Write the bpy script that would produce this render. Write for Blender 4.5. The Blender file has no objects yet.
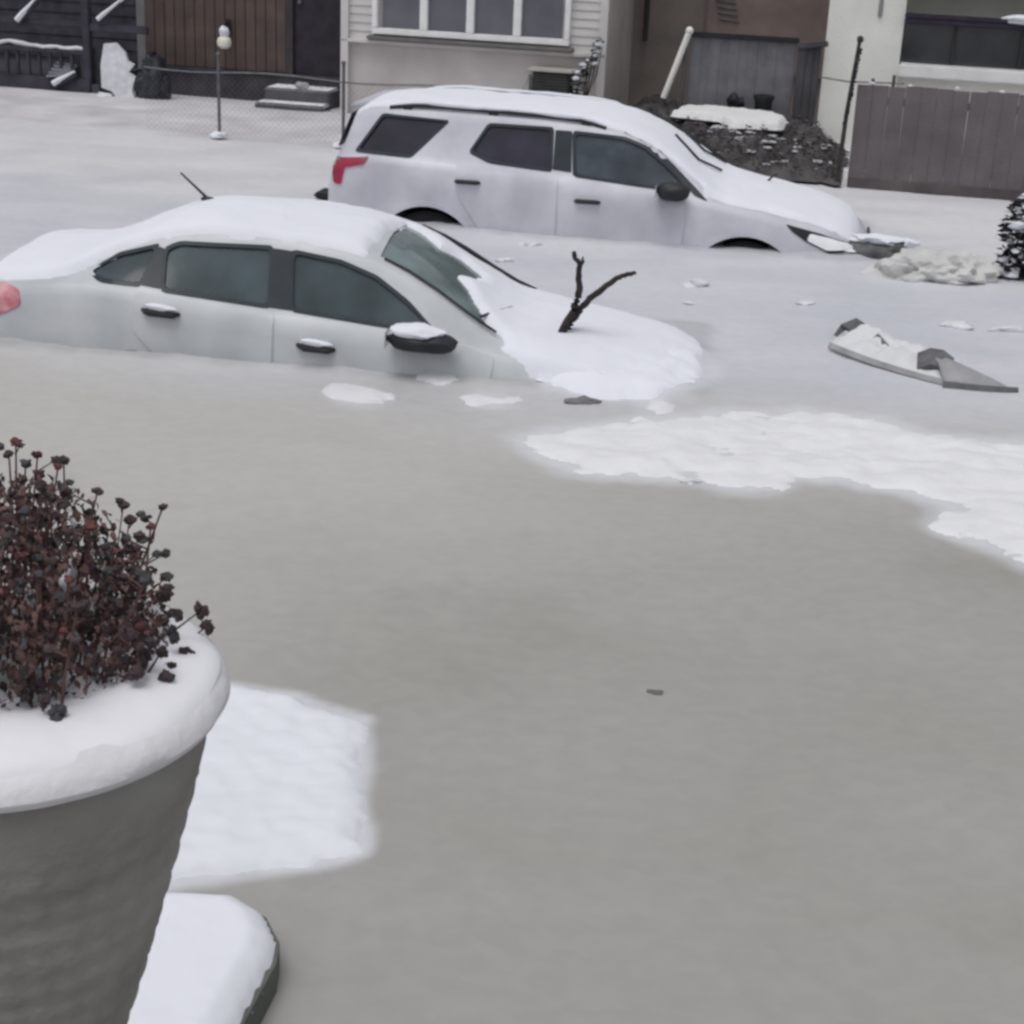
import bpy, bmesh, math, random
from mathutils import Vector, Matrix, noise
random.seed(7)
C = bpy.context.scene.collection
R = math.radians

# ------------------------------------------------------------------ materials
MATS = {}
def mat(name, col, rough=.7, var=.12, scale=6, bump=.15, bscale=40, spec=.3, metal=0, col2=None, fac2=.5, detail=6, snow=0, bdist=.02):
    """procedural principled: noise mottling between col and col2, noise bump, optional snow dusting on faces that look up"""
    if name in MATS: return MATS[name]
    m = bpy.data.materials.new(name); m.use_nodes = True
    nt = m.node_tree; N = nt.nodes; L = nt.links
    b = N['Principled BSDF']
    tc = N.new('ShaderNodeTexCoord')
    no = N.new('ShaderNodeTexNoise'); no.inputs['Scale'].default_value = scale; no.inputs['Detail'].default_value = detail
    L.new(tc.outputs['Object'], no.inputs['Vector'])
    rp = N.new('ShaderNodeValToRGB')
    c2 = col2 if col2 else tuple(c*(1-var) for c in col)
    c1 = col if col2 else tuple(min(1, c*(1+var)) for c in col)
    rp.color_ramp.elements[0].position = max(0, fac2-.18); rp.color_ramp.elements[0].color = (*c2, 1)
    rp.color_ramp.elements[1].position = min(1, fac2+.18); rp.color_ramp.elements[1].color = (*c1, 1)
    L.new(no.outputs['Fac'], rp.inputs['Fac'])
    out = rp.outputs['Color']
    if snow > 0:
        g = N.new('ShaderNodeNewGeometry'); sx = N.new('ShaderNodeSeparateXYZ'); L.new(g.outputs['Normal'], sx.inputs[0])
        n2 = N.new('ShaderNodeTexNoise'); n2.inputs['Scale'].default_value = 9; n2.inputs['Detail'].default_value = 5
        L.new(tc.outputs['Object'], n2.inputs['Vector'])
        ad = N.new('ShaderNodeMath'); ad.operation = 'MULTIPLY_ADD'; ad.inputs[1].default_value = .9; ad.inputs[2].default_value = -.45
        L.new(n2.outputs['Fac'], ad.inputs[0])
        a2 = N.new('ShaderNodeMath'); a2.operation = 'ADD'; L.new(sx.outputs['Z'], a2.inputs[0]); L.new(ad.outputs[0], a2.inputs[1])
        mr = N.new('ShaderNodeMapRange'); mr.inputs['From Min'].default_value = 1-snow-.08; mr.inputs['From Max'].default_value = 1-snow+.08
        L.new(a2.outputs[0], mr.inputs['Value'])
        mx = N.new('ShaderNodeMix'); mx.data_type = 'RGBA'; mx.inputs[7].default_value = (.78,.79,.82,1)
        L.new(mr.outputs[0], mx.inputs[0]); L.new(out, mx.inputs[6]); out = mx.outputs[2]
    L.new(out, b.inputs['Base Color'])
    b.inputs['Roughness'].default_value = rough; b.inputs['Metallic'].default_value = metal
    b.inputs['Specular IOR Level'].default_value = spec
    if bump > 0:
        nb = N.new('ShaderNodeTexNoise'); nb.inputs['Scale'].default_value = bscale; nb.inputs['Detail'].default_value = 4
        L.new(tc.outputs['Object'], nb.inputs['Vector'])
        bp = N.new('ShaderNodeBump'); bp.inputs['Strength'].default_value = bump; bp.inputs['Distance'].default_value = bdist
        L.new(nb.outputs['Fac'], bp.inputs['Height']); L.new(bp.outputs[0], b.inputs['Normal'])
    MATS[name] = m
    return m

SNOW = mat('snow', (.70,.715,.775), .85, .02, 3, .22, 12, .2)
SNOW_DULL = mat('old_snow', (.63,.63,.665), .85, .05, 3, .3, 18, .2)
def frost_paint(name, base, frost, edge=.5):
    m = mat(name, base, .42, 0, 2.2, .06, 60, .45, 0, col2=frost, fac2=edge)
    return m
PAINT_SED = frost_paint('frosted_silver_paint', (.40,.425,.45), (.54,.56,.59), .52)
PAINT_SUV = frost_paint('frosted_white_silver_paint', (.42,.425,.48), (.60,.60,.66), .5)
BLACK = mat('black_plastic', (.022,.024,.028), .5, .2, 8, .05, 60)
TRIM = mat('dark_window_trim', (.022,.030,.038), .35, .2, 8, 0)
RUBBER = mat('tyre_rubber', (.02,.02,.022), .85, .2, 8, .2, 60)
SEAT = mat('seat_fabric', (.06,.062,.068), .9, .2, 30, .2, 90)
RED = mat('red_lens', (.30,.014,.045), .25, .2, 5, 0, spec=.6)
PINKLENS = mat('frosted_red_lens', (0.605,0.330,0.363), .4, .2, 9, .1, spec=.5, col2=(0.396,0.033,0.066), fac2=.45)
LENS = mat('clear_lens', (.86,.87,.9), .12, .05, 5, 0, spec=.8)
RIM = mat('alloy_rim', (.4,.4,.42), .35, .1, 5, 0, metal=.8)
CHROME = mat('chrome', (.6,.6,.62), .2, .05, 5, 0, metal=1)
BARK = mat('wet_bark', (.035,.028,.028), .85, .3, 18, .5, 60)

def glass(name, tint, frost, amount, rough=.1):
    m = bpy.data.materials.new(name); m.use_nodes = True
    nt = m.node_tree; N = nt.nodes; L = nt.links
    N.remove(N['Principled BSDF']); o = N['Material Output']
    tr = N.new('ShaderNodeBsdfTransparent'); tr.inputs[0].default_value = (*tint, 1)
    df = N.new('ShaderNodeBsdfDiffuse'); df.inputs[0].default_value = (*frost, 1)
    gl = N.new('ShaderNodeBsdfGlossy'); gl.inputs['Roughness'].default_value = rough
    tc = N.new('ShaderNodeTexCoord'); no = N.new('ShaderNodeTexNoise'); no.inputs['Scale'].default_value = 2.6; no.inputs['Detail'].default_value = 7
    L.new(tc.outputs['Object'], no.inputs['Vector'])
    mr = N.new('ShaderNodeMapRange'); mr.inputs['From Min'].default_value = .3; mr.inputs['From Max'].default_value = .75
    mr.inputs['To Min'].default_value = amount*.55; mr.inputs['To Max'].default_value = min(1, amount*1.5)
    L.new(no.outputs['Fac'], mr.inputs['Value'])
    m1 = N.new('ShaderNodeMixShader'); L.new(mr.outputs[0], m1.inputs[0]); L.new(tr.outputs[0], m1.inputs[1]); L.new(df.outputs[0], m1.inputs[2])
    fr = N.new('ShaderNodeFresnel'); gm = N.new('ShaderNodeNewGeometry'); im = N.new('ShaderNodeMapRange'); im.inputs['To Min'].default_value = 1.45; im.inputs['To Max'].default_value = 1/1.45   # a thin sheet: same reflection from both faces
    L.new(gm.outputs['Backfacing'], im.inputs['Value']); L.new(im.outputs[0], fr.inputs['IOR'])
    m2 = N.new('ShaderNodeMixShader'); L.new(fr.outputs[0], m2.inputs[0]); L.new(m1.outputs[0], m2.inputs[1]); L.new(gl.outputs[0], m2.inputs[2])
    L.new(m2.outputs[0], o.inputs['Surface'])
    return m
GLASS_SED = glass('frosted_car_glass', (.30,.40,.45), (.085,.125,.145), .55)
GLASS_WS = glass('frosted_windshield', (.42,.50,.52), (.20,.26,.27), .70)
GLASS_SUV = glass('dark_privacy_glass', (.03,.03,.045), (.040,.038,.062), .6)
GLASS_SUVF = glass('front_car_glass', (.28,.35,.40), (.095,.12,.15), .55)
GLASS_HOUSE = glass('house_glass', (.2,.2,.22), (.14,.145,.16), .7)

# ------------------------------------------------------------------ mesh helpers
class MB:
    def __init__(s): s.v = []; s.f = []; s.m = []
    def add(s, vs, fs, mi=0):
        o = len(s.v); s.v += [tuple(v) for v in vs]; s.f += [tuple(i+o for i in f) for f in fs]; s.m += [mi]*len(fs)
    def box(s, c, d, rot=None, bev=0, mi=0):
        bm = bmesh.new(); bmesh.ops.create_cube(bm, size=1)
        for v in bm.verts: v.co = Vector((v.co.x*d[0], v.co.y*d[1], v.co.z*d[2]))
        if bev > 0: bmesh.ops.bevel(bm, geom=bm.edges[:], offset=min(bev, min(d)*.45), segments=2, affect='EDGES')
        M = (rot if rot else Matrix.Identity(3))
        bm.verts.index_update()
        s.add([M @ v.co + Vector(c) for v in bm.verts], [[v.index for v in f.verts] for f in bm.faces], mi); bm.free()
    def tube(s, pts, rad, n=8, mi=0):
        pts = [Vector(p) for p in pts]; k = len(pts)
        if not isinstance(rad, (list, tuple)): rad = [rad]*k
        vs = []; fs = []; up = Vector((0,0,1))
        for i, p in enumerate(pts):
            t = (pts[min(i+1,k-1)]-pts[max(i-1,0)]).normalized()
            a = t.cross(up if abs(t.z) < .95 else Vector((1,0,0))).normalized(); b = t.cross(a)
            for j in range(n):
                q = 2*math.pi*j/n; vs.append(p+(a*math.cos(q)+b*math.sin(q))*rad[i])
        for i in range(k-1):
            for j in range(n): fs.append((i*n+j, i*n+(j+1)%n, (i+1)*n+(j+1)%n, (i+1)*n+j))
        fs.append(tuple(range(n))[::-1]); fs.append(tuple((k-1)*n+j for j in range(n)))
        s.add(vs, fs, mi)
    def lathe(s, prof, c=(0,0,0), n=48, mi=0, fn=None):
        vs = []; fs = []; k = len(prof)
        for i, (r, z) in enumerate(prof):
            for j in range(n):
                a = 2*math.pi*j/n; rr, zz = (fn(r, z, a) if fn else (r, z))
                vs.append((c[0]+rr*math.cos(a), c[1]+rr*math.sin(a), c[2]+zz))
        for i in range(k-1):
            for j in range(n): fs.append((i*n+j, i*n+(j+1)%n, (i+1)*n+(j+1)%n, (i+1)*n+j))
        if prof[0][0] > 1e-4: fs.append(tuple(range(n))[::-1])
        if prof[-1][0] > 1e-4: fs.append(tuple((k-1)*n+j for j in range(n)))
        s.add(vs, fs, mi)
    def blob(s, c, r, sq=(1,1,1), seed=0, sub=3, amp=.25, mi=0, freq=1.6):
        bm = bmesh.new(); bmesh.ops.create_icosphere(bm, subdivisions=sub, radius=1)
        so = Vector((seed*3.1, seed*1.7, seed*.9)); bm.verts.index_update(); vs = []
        for v in bm.verts:
            k = 1+amp*noise.noise(v.co*freq+so)*1.6+amp*.5*noise.noise(v.co*freq*2.7+so)
            vs.append(Vector((v.co.x*sq[0], v.co.y*sq[1], v.co.z*sq[2]))*r*k+Vector(c))
        s.add(vs, [[v.index for v in f.verts] for f in bm.faces], mi); bm.free()
    def prism(s, poly, z0, z1, mi=0):
        n = len(poly)
        s.add([(x,y,z0) for x,y in poly]+[(x,y,z1) for x,y in poly],
              [tuple(range(n))[::-1], tuple(range(n,2*n))]+[(i,(i+1)%n,n+(i+1)%n,n+i) for i in range(n)], mi)

def link(name, me, mats, parent=None, smooth=True, fix=True):
    o = bpy.data.objects.new(name, me)
    for m in (mats if isinstance(mats, (list,tuple)) else [mats]): me.materials.append(m)
    C.objects.link(o)
    if parent: o.parent = parent
    if smooth:
        for p in me.polygons: p.use_smooth = True
        try: me.set_sharp_from_angle(angle=R(38))
        except Exception: pass
    return o
def obj(name, mb, mats, parent=None, smooth=True, fix=True):
    me = bpy.data.meshes.new(name); me.from_pydata(mb.v, [], mb.f)
    for p, i in zip(me.polygons, mb.m): p.material_index = i
    if fix:
        bm = bmesh.new(); bm.from_mesh(me); bmesh.ops.recalc_face_normals(bm, faces=bm.faces); bm.to_mesh(me); bm.free()
    return link(name, me, mats, parent, smooth)
def tag(o, label=None, cat=None, group=None, kind=None):
    if label: o['label'] = label
    if cat: o['category'] = cat
    if group: o['group'] = group
    if kind: o['kind'] = kind
    return o
def empty(name, loc=(0,0,0), rot=(0,0,0), label=None, cat=None, group=None):
    o = bpy.data.objects.new(name, None); C.objects.link(o); o.location = loc; o.rotation_euler = rot; o.empty_display_size = .2
    return tag(o, label, cat, group)

def sdist(p, poly):
    """signed distance, positive inside"""
    x, y = p; best = 1e9; ins = False; n = len(poly)
    for i in range(n):
        x1,y1 = poly[i]; x2,y2 = poly[(i+1)%n]
        dx,dy = x2-x1, y2-y1; t = max(0, min(1, ((x-x1)*dx+(y-y1)*dy)/(dx*dx+dy*dy+1e-12)))
        best = min(best, math.hypot(x-x1-t*dx, y-y1-t*dy))
        if (y1 > y) != (y2 > y) and x < (x2-x1)*(y-y1)/(y2-y1)+x1: ins = not ins
    return best if ins else -best
def fbm(x, y, z=0, o=4):
    return noise.fractal(Vector((x,y,z)), .9, 2.1, o)

def height_sheet(name, x0, x1, y0, y1, step, fn, base, mats, parent=None):
    """solid mound: fn(x,y) thickness above base(x,y); faces kept where thick>0, closed by a skirt and an underside"""
    nx = int((x1-x0)/step)+2; ny = int((y1-y0)/step)+2
    T = [[fn(x0+i*step, y0+j*step) for j in range(ny)] for i in range(nx)]
    top = {}; vs = []; fs = []
    def vid(i, j):
        if (i,j) not in top:
            x = x0+i*step; y = y0+j*step; b = base(x, y); top[(i,j)] = len(vs); vs.append((x, y, b+max(0, T[i][j])-(.012 if T[i][j] <= 0 else 0)))
        return top[(i,j)]
    for i in range(nx-1):
        for j in range(ny-1):
            if max(T[i][j], T[i+1][j], T[i][j+1], T[i+1][j+1]) > 0: fs.append((vid(i,j), vid(i+1,j), vid(i+1,j+1), vid(i,j+1)))
    me = bpy.data.meshes.new(name); me.from_pydata(vs, [], fs)
    return link(name, me, mats, parent, True)

# ------------------------------------------------------------------ cars
def interp(keys, x):
    xs = [k[0] for k in keys]
    if x <= xs[0]: return keys[0][1:]
    if x >= xs[-1]: return keys[-1][1:]
    i = 0
    while xs[i+1] < x: i += 1
    h = xs[i+1]-xs[i]; t = (x-xs[i])/h; out = []
    for c in range(1, len(keys[0])):
        def d(k):                                  # monotone slopes: no overshoot between stations
            if k == 0 or k == len(keys)-1: return 0 if k else (keys[1][c]-keys[0][c])/(xs[1]-xs[0])
            a = (keys[k][c]-keys[k-1][c])/(xs[k]-xs[k-1]); b = (keys[k+1][c]-keys[k][c])/(xs[k+1]-xs[k])
            return 0 if a*b <= 0 else 2*a*b/(a+b)
        m0, m1 = d(i)*h, d(i+1)*h; p0, p1 = keys[i][c], keys[i+1][c]
        out.append((2*t**3-3*t*t+1)*p0+(t**3-2*t*t+t)*m0+(-2*t**3+3*t*t)*p1+(t**3-t*t)*m1)
    return out

class Car:
    def __init__(s, keys, half, crown): s.k = keys; s.h = half; s.crown = crown
    def section(s, xf):
        hw, zb, zr, hr = interp(s.k, xf)
        cr = s.crown
        P = [(0,.24),(hw-.22,.24),(hw-.04,.32),(hw,.52),(hw+.004,.70 if zb > .8 else zb-.12),(hw-.018,zb-.075),(hw-.045,zb-.025),(hw-.07,zb)]
        g = min(.05, max(.006, (zr-zb)*.4))
        P += [(hr+(hw-.07-hr)*.52, zb+(zr-g-zb)*.5), (hr+.008, zr-g), (hr-.02, zr-g*.35), (hr-.08, zr+cr*.12), (hr*.66, zr+cr*.55), (hr*.33, zr+cr*.88), (0, zr+cr)]
        return P
    def ring(s, xf):
        P = s.section(xf); Q = []
        for i in range(len(P)-1):
            n = 4 if i in (7,8,11,12,13) else 2
            p0 = P[max(0,i-1)]; p1 = P[i]; p2 = P[i+1]; p3 = P[min(len(P)-1,i+2)]
            for j in range(n):
                t = j/n
                if i in (1,7,8): q = (p1[0]+(p2[0]-p1[0])*t, p1[1]+(p2[1]-p1[1])*t)
                else:
                    q = tuple(.5*((2*p1[c])+(-p0[c]+p2[c])*t*.55*1.0+ (2*(p2[c]-p1[c])*0) ) if False else p1[c]+(p2[c]-p1[c])*t for c in (0,1))
                Q.append(q)
        Q.append(P[-1]); return Q
    def yside(s, xf, z):
        Q = s.ring(xf)[4:]
        for a, b in zip(Q, Q[1:]):
            if a[1] <= z <= b[1] and b[1] > a[1]: return a[0]+(b[0]-a[0])*(z-a[1])/(b[1]-a[1])
        return Q[-1][0] if z < Q[0][1] else interp(s.k, xf)[3]-.04
    def ztop(s, xf, y):
        Q = s.ring(xf)[10:]; y = abs(y)
        for a, b in zip(Q, Q[1:]):
            if b[0] <= y <= a[0] and a[0] > b[0]: return a[1]+(b[1]-a[1])*(a[0]-y)/(a[0]-b[0])
        return Q[0][1] if y > Q[0][0] else Q[-1][1]
    def loft(s, xs):
        mb = MB(); rings = []
        for xf in xs:
            Q = s.ring(xf); full = [(y, z) for y, z in Q]+[(-y, z) for y, z in Q[-2:0:-1]]
            rings.append([(s.h-xf, y, z) for y, z in full])
        n = len(rings[0]); vs = [p for r in rings for p in r]; fs = []
        for i in range(len(rings)-1):
            for j in range(n): fs.append((i*n+j, i*n+(j+1)%n, (i+1)*n+(j+1)%n, (i+1)*n+j))
        fs.append(tuple(range(n))[::-1]); fs.append(tuple((len(rings)-1)*n+j for j in range(n)))
        mb.add(vs, fs); return mb
    def cavity(s, x0, x1, drop, inset=.05):
        mb = MB(); rings = []; n = 26
        for i in range(n+1):
            xf = x0+(x1-x0)*i/n; hw, zb, zr, hr = interp(s.k, xf); t = inset; zf = zb-drop
            P = [(0,zf),(hw-.12-t,zf),(hw-.07-t,zb),(hr-t,zr-.05-t*.5),(hr-.1,zr+s.crown*.1-t),(hr*.4,zr+s.crown*.8-t),(0,zr+s.crown-t)]
            zm = zf+.02; P = [(y, max(z, zf+(.0 if k < 2 else .02+.002*k))) for k, (y, z) in enumerate(P)]
            rings.append([(s.h-xf, y, z) for y, z in P]+[(s.h-xf, -y, z) for y, z in P[-2:0:-1]])
        m = len(rings[0]); vs = [p for r in rings for p in r]; fs = []
        for i in range(n):
            for j in range(m): fs.append((i*m+j, i*m+(j+1)%m, (i+1)*m+(j+1)%m, (i+1)*m+j))
        fs.append(tuple(range(m))[::-1]); fs.append(tuple(n*m+j for j in range(m)))
        mb.add(vs, fs, 1); return mb
    def patch(s, name, poly, off, thick, m, parent, side=-1, round_=.03, hole=None, cell=.06):
        """polygon in (xf,z) laid on the side surface; off outward, thick extruded inward; hole cuts an inner polygon out"""
        poly = rounded(poly, round_)
        bm = bmesh.new()
        if hole:
            hole = rounded(hole, round_); n = max(len(poly), len(hole), 40)
            A = resample(poly, 64); B = resample(hole, 64)
            k = min(range(64), key=lambda q: (A[0][0]-B[q][0])**2+(A[0][1]-B[q][1])**2); B = B[k:]+B[:k]
            va = [bm.verts.new((x,0,z)) for x,z in A]; vb = [bm.verts.new((x,0,z)) for x,z in B]
            for i in range(64): bm.faces.new((va[i], va[(i+1)%64], vb[(i+1)%64], vb[i]))
        else:
            bm.faces.new([bm.verts.new((x,0,z)) for x,z in poly])
            xs = [p[0] for p in poly]; zs = [p[1] for p in poly]
            for a0, a1, ax in ((min(xs),max(xs),0),(min(zs),max(zs),2)):
                q = a0+cell
                while q < a1:
                    co = [0,0,0]; no = [0,0,0]; co[ax] = q; no[ax] = 1
                    bmesh.ops.bisect_plane(bm, geom=bm.verts[:]+bm.edges[:]+bm.faces[:], plane_co=co, plane_no=no); q += cell
        bmesh.ops.triangulate(bm, faces=[f for f in bm.faces if len(f.verts) > 4])
        if thick > 0:
            r = bmesh.ops.extrude_face_region(bm, geom=bm.faces[:])
            for v in r['geom']:
                if isinstance(v, bmesh.types.BMVert): v.co.y = 1
        for v in bm.verts:
            y = s.yside(v.co.x, v.co.z)+off-(thick if v.co.y > .5 else 0)
            v.co = Vector((s.h-v.co.x, side*y, v.co.z))
        bmesh.ops.recalc_face_normals(bm, faces=bm.faces)
        if thick <= 0:
            bm.normal_update()
            if sum(f.normal.y*f.calc_area() for f in bm.faces)*side < 0: bmesh.ops.reverse_faces(bm, faces=bm.faces)
        me = bpy.data.meshes.new(name); bm.to_mesh(me); bm.free()
        return link(name, me, m, parent, True)
    def toppatch(s, name, poly, off, m, parent, cell=.06):
        bm = bmesh.new(); bm.faces.new([bm.verts.new((x,y,0)) for x,y in poly])
        xs = [p[0] for p in poly]; ys = [p[1] for p in poly]
        for a0, a1, ax in ((min(xs),max(xs),0),(min(ys),max(ys),1)):
            q = a0+cell
            while q < a1:
                co = [0,0,0]; no = [0,0,0]; co[ax] = q; no[ax] = 1
                bmesh.ops.bisect_plane(bm, geom=bm.verts[:]+bm.edges[:]+bm.faces[:], plane_co=co, plane_no=no); q += cell
        bmesh.ops.triangulate(bm, faces=[f for f in bm.faces if len(f.verts) > 4])
        for v in bm.verts: v.co = Vector((s.h-v.co.x, v.co.y, s.ztop(v.co.x, v.co.y)+off))
        bm.normal_update()
        if sum(f.normal.z*f.calc_area() for f in bm.faces) < 0: bmesh.ops.reverse_faces(bm, faces=bm.faces)
        me = bpy.data.meshes.new(name); bm.to_mesh(me); bm.free()
        return link(name, me, m, parent, True)

def rounded(poly, r):
    out = []; n = len(poly)
    for i in range(n):
        p = Vector(poly[i]); a = Vector(poly[i-1])-p; b = Vector(poly[(i+1)%n])-p
        ra = min(r, a.length*.4); rb = min(r, b.length*.4); A = p+a.normalized()*ra; B = p+b.normalized()*rb
        for t in (0,.33,.66,1): q = A*(1-t)**2+p*2*t*(1-t)+B*t*t; out.append((q.x, q.y))
    return out
def resample(poly, n):
    L = [0]
    for i in range(len(poly)): L.append(L[-1]+math.dist(poly[i], poly[(i+1)%len(poly)]))
    out = []; j = 0
    for k in range(n):
        d = L[-1]*k/n
        while L[j+1] < d: j += 1
        t = (d-L[j])/max(1e-9, L[j+1]-L[j]); a = poly[j]; b = poly[(j+1)%len(poly)]
        out.append((a[0]+(b[0]-a[0])*t, a[1]+(b[1]-a[1])*t))
    return out
def inflate(poly, d):
    """offset a ccw/cw polygon outwards by d"""
    n = len(poly); ar = sum(poly[i][0]*poly[(i+1)%n][1]-poly[(i+1)%n][0]*poly[i][1] for i in range(n)); sg = 1 if ar > 0 else -1
    out = []
    for i in range(n):
        p = Vector(poly[i]); e1 = (p-Vector(poly[i-1])).normalized(); e2 = (Vector(poly[(i+1)%n])-p).normalized()
        n1 = Vector((e1.y,-e1.x))*sg; n2 = Vector((e2.y,-e2.x))*sg; k = n1+n2; k /= max(.5, k.dot(n1)); out.append(tuple(p+k*d))
    return out
def boolean(o, cutters):
    for c in cutters:
        md = o.modifiers.new('cut', 'BOOLEAN'); md.operation = 'DIFFERENCE'; md.solver = 'EXACT'; md.object = c
    dg = bpy.context.evaluated_depsgraph_get(); me = bpy.data.meshes.new_from_object(o.evaluated_get(dg))
    o.modifiers.clear(); old = o.data; o.data = me
    for c in cutters: bpy.data.objects.remove(c)
    for p in me.polygons: p.use_smooth = True
    try: me.set_sharp_from_angle(angle=R(32))
    except Exception: pass

def wheel(parent, x, y, r, name='wheel'):
    mb = MB(); s = 1 if y > 0 else -1
    prof = [(r*.62,-.10),(r*.9,-.11),(r,-.08),(r,.08),(r*.9,.11),(r*.62,.10)]
    M = lambda p: (x+p[0], y+p[2]*-s, r+p[1])
    m0 = MB(); m0.lathe(prof, n=40)
    w = MB(); w.add([M(v) for v in m0.v], m0.f); t = obj(name, w, RUBBER, parent)
    m1 = MB(); m1.lathe([(.0,-.07),(r*.15,-.085),(r*.6,-.05),(r*.63,-.09),(r*.63,.05),(0,.05)], n=30)
    w = MB(); w.add([M(v) for v in m1.v], m1.f); obj('rim', w, RIM, t)
    return t

def prism_y(poly, h, y0, y1, mi=1):
    mb = MB(); n = len(poly)
    mb.add([(h-x,y0,z) for x,z in poly]+[(h-x,y1,z) for x,z in poly], [tuple(range(n))[::-1], tuple(range(n,2*n))]+[(i,(i+1)%n,n+(i+1)%n,n+i) for i in range(n)], mi)
    return mb

def build_body(car, root, paint, xs, cav, wins, arches, ws=None):
    body = obj('body', car.loft(xs), [paint, BLACK], root)
    cut = []
    c0 = obj('cutter', car.cavity(*cav), [BLACK, BLACK], root, False); cut.append(c0)
    for w in wins: cut.append(obj('cutter', prism_y(rounded(w, .03), car.h, -1.3, 1.3, 0), [BLACK, BLACK], root, False))
    if ws:
        mb = MB(); mb.prism([(car.h-x, y) for x, y in ws[0]], ws[1], 2.2, 0); cut.append(obj('cutter', mb, [BLACK, BLACK], root, False))
    for ax, r in arches:
        circ = [(ax+r*math.cos(2*math.pi*i/40), .36+r*math.sin(2*math.pi*i/40)) for i in range(40)]
        for s in (-1, 1): cut.append(obj('cutter', prism_y(circ, car.h, s*.62, s*1.3, 1), [BLACK, BLACK], root, False))
    boolean(body, cut)
    return body

def seat(mb, x, y, z, w=.5):
    mb.box((x, y, z+.05), (.5, w, .16), None, .05)
    mb.box((x-.27, y, z+.3), (.14, w, .55), Matrix.Rotation(R(-14), 3, 'Y'), .05)
    mb.box((x-.36, y, z+.66), (.1, w*.55, .17), Matrix.Rotation(R(-10), 3, 'Y'), .045)

def snow_cover(car, parent, x0, x1, mask, thick, seed, step=.025, name='snow_cover', mats=None):
    ymax = .97
    def fn(x, y):
        xf = x; d = mask(xf, y)+.02*fbm(x*5+seed, y*5, seed)
        if d <= 0: return -1
        return thick*min(1, (d/.07))**.5*(.8+.45*fbm(x*1.3+seed, y*1.3, 3)+.06*fbm(x*7, y*7, seed))
    o = height_sheet(name, x0, x1, -ymax, ymax, step, fn, lambda x, y: car.ztop(x, y)-.002, mats or SNOW, parent)
    me = o.data
    for v in me.vertices: v.co.x = car.h-v.co.x
    me.flip_normals()
    return o

# ---- SUV (far, parked by the fence)
K_SUV = [(0,.62,.68,.74,.52),(.06,.76,.76,.82,.62),(.3,.92,.92,.955,.73),(.9,.985,1.05,1.08,.80),(1.32,1.0,1.11,1.15,.84),(1.5,1.0,1.14,1.235,.85),(1.75,1.0,1.16,1.40,.80),
         (2.02,1.0,1.175,1.545,.765),(2.3,1.0,1.19,1.64,.745),(2.65,1.0,1.21,1.68,.74),(3.2,1.0,1.235,1.695,.74),(3.8,.998,1.25,1.695,.735),(4.3,.985,1.26,1.68,.72),(4.62,.965,1.255,1.65,.70),
         (4.74,.95,1.25,1.58,.71),(4.82,.93,1.22,1.36,.74),(4.88,.915,1.17,1.22,.78),(4.94,.87,1.0,1.08,.76),(4.97,.78,.86,.92,.68)]
suvc = Car(K_SUV, 2.5, .035)
suv = empty('sport_utility_vehicle', (.7014, 15.7285, -.6942), (0, .0145, -.1769),
            'frosted white silver sport utility vehicle with roof rails, half sunk in ice beyond the sedan', 'car', 'cars frozen in the flooded street')
xs = [0,.02,.06,.12,.2]+[.3+.1*i for i in range(43)]+[4.62,4.68,4.74,4.78,4.82,4.85,4.88,4.91,4.94,4.97]
xs = sorted(set(round(x,3) for x in xs))
S_F = [(1.60,1.185),(2.04,1.215),(2.64,1.25),(2.69,1.59),(2.24,1.575),(2.06,1.52),(1.86,1.39)]
S_R = [(2.87,1.275),(3.42,1.30),(3.60,1.365),(3.47,1.595),(2.90,1.605)]
S_Q = [(4.16,1.285),(4.66,1.29),(4.47,1.595),(3.86,1.595)]
build_body(suvc, suv, PAINT_SUV, xs, (1.75, 4.72, .08), [S_F, S_R, S_Q], [(1.06,.50),(3.96,.50)])
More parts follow.
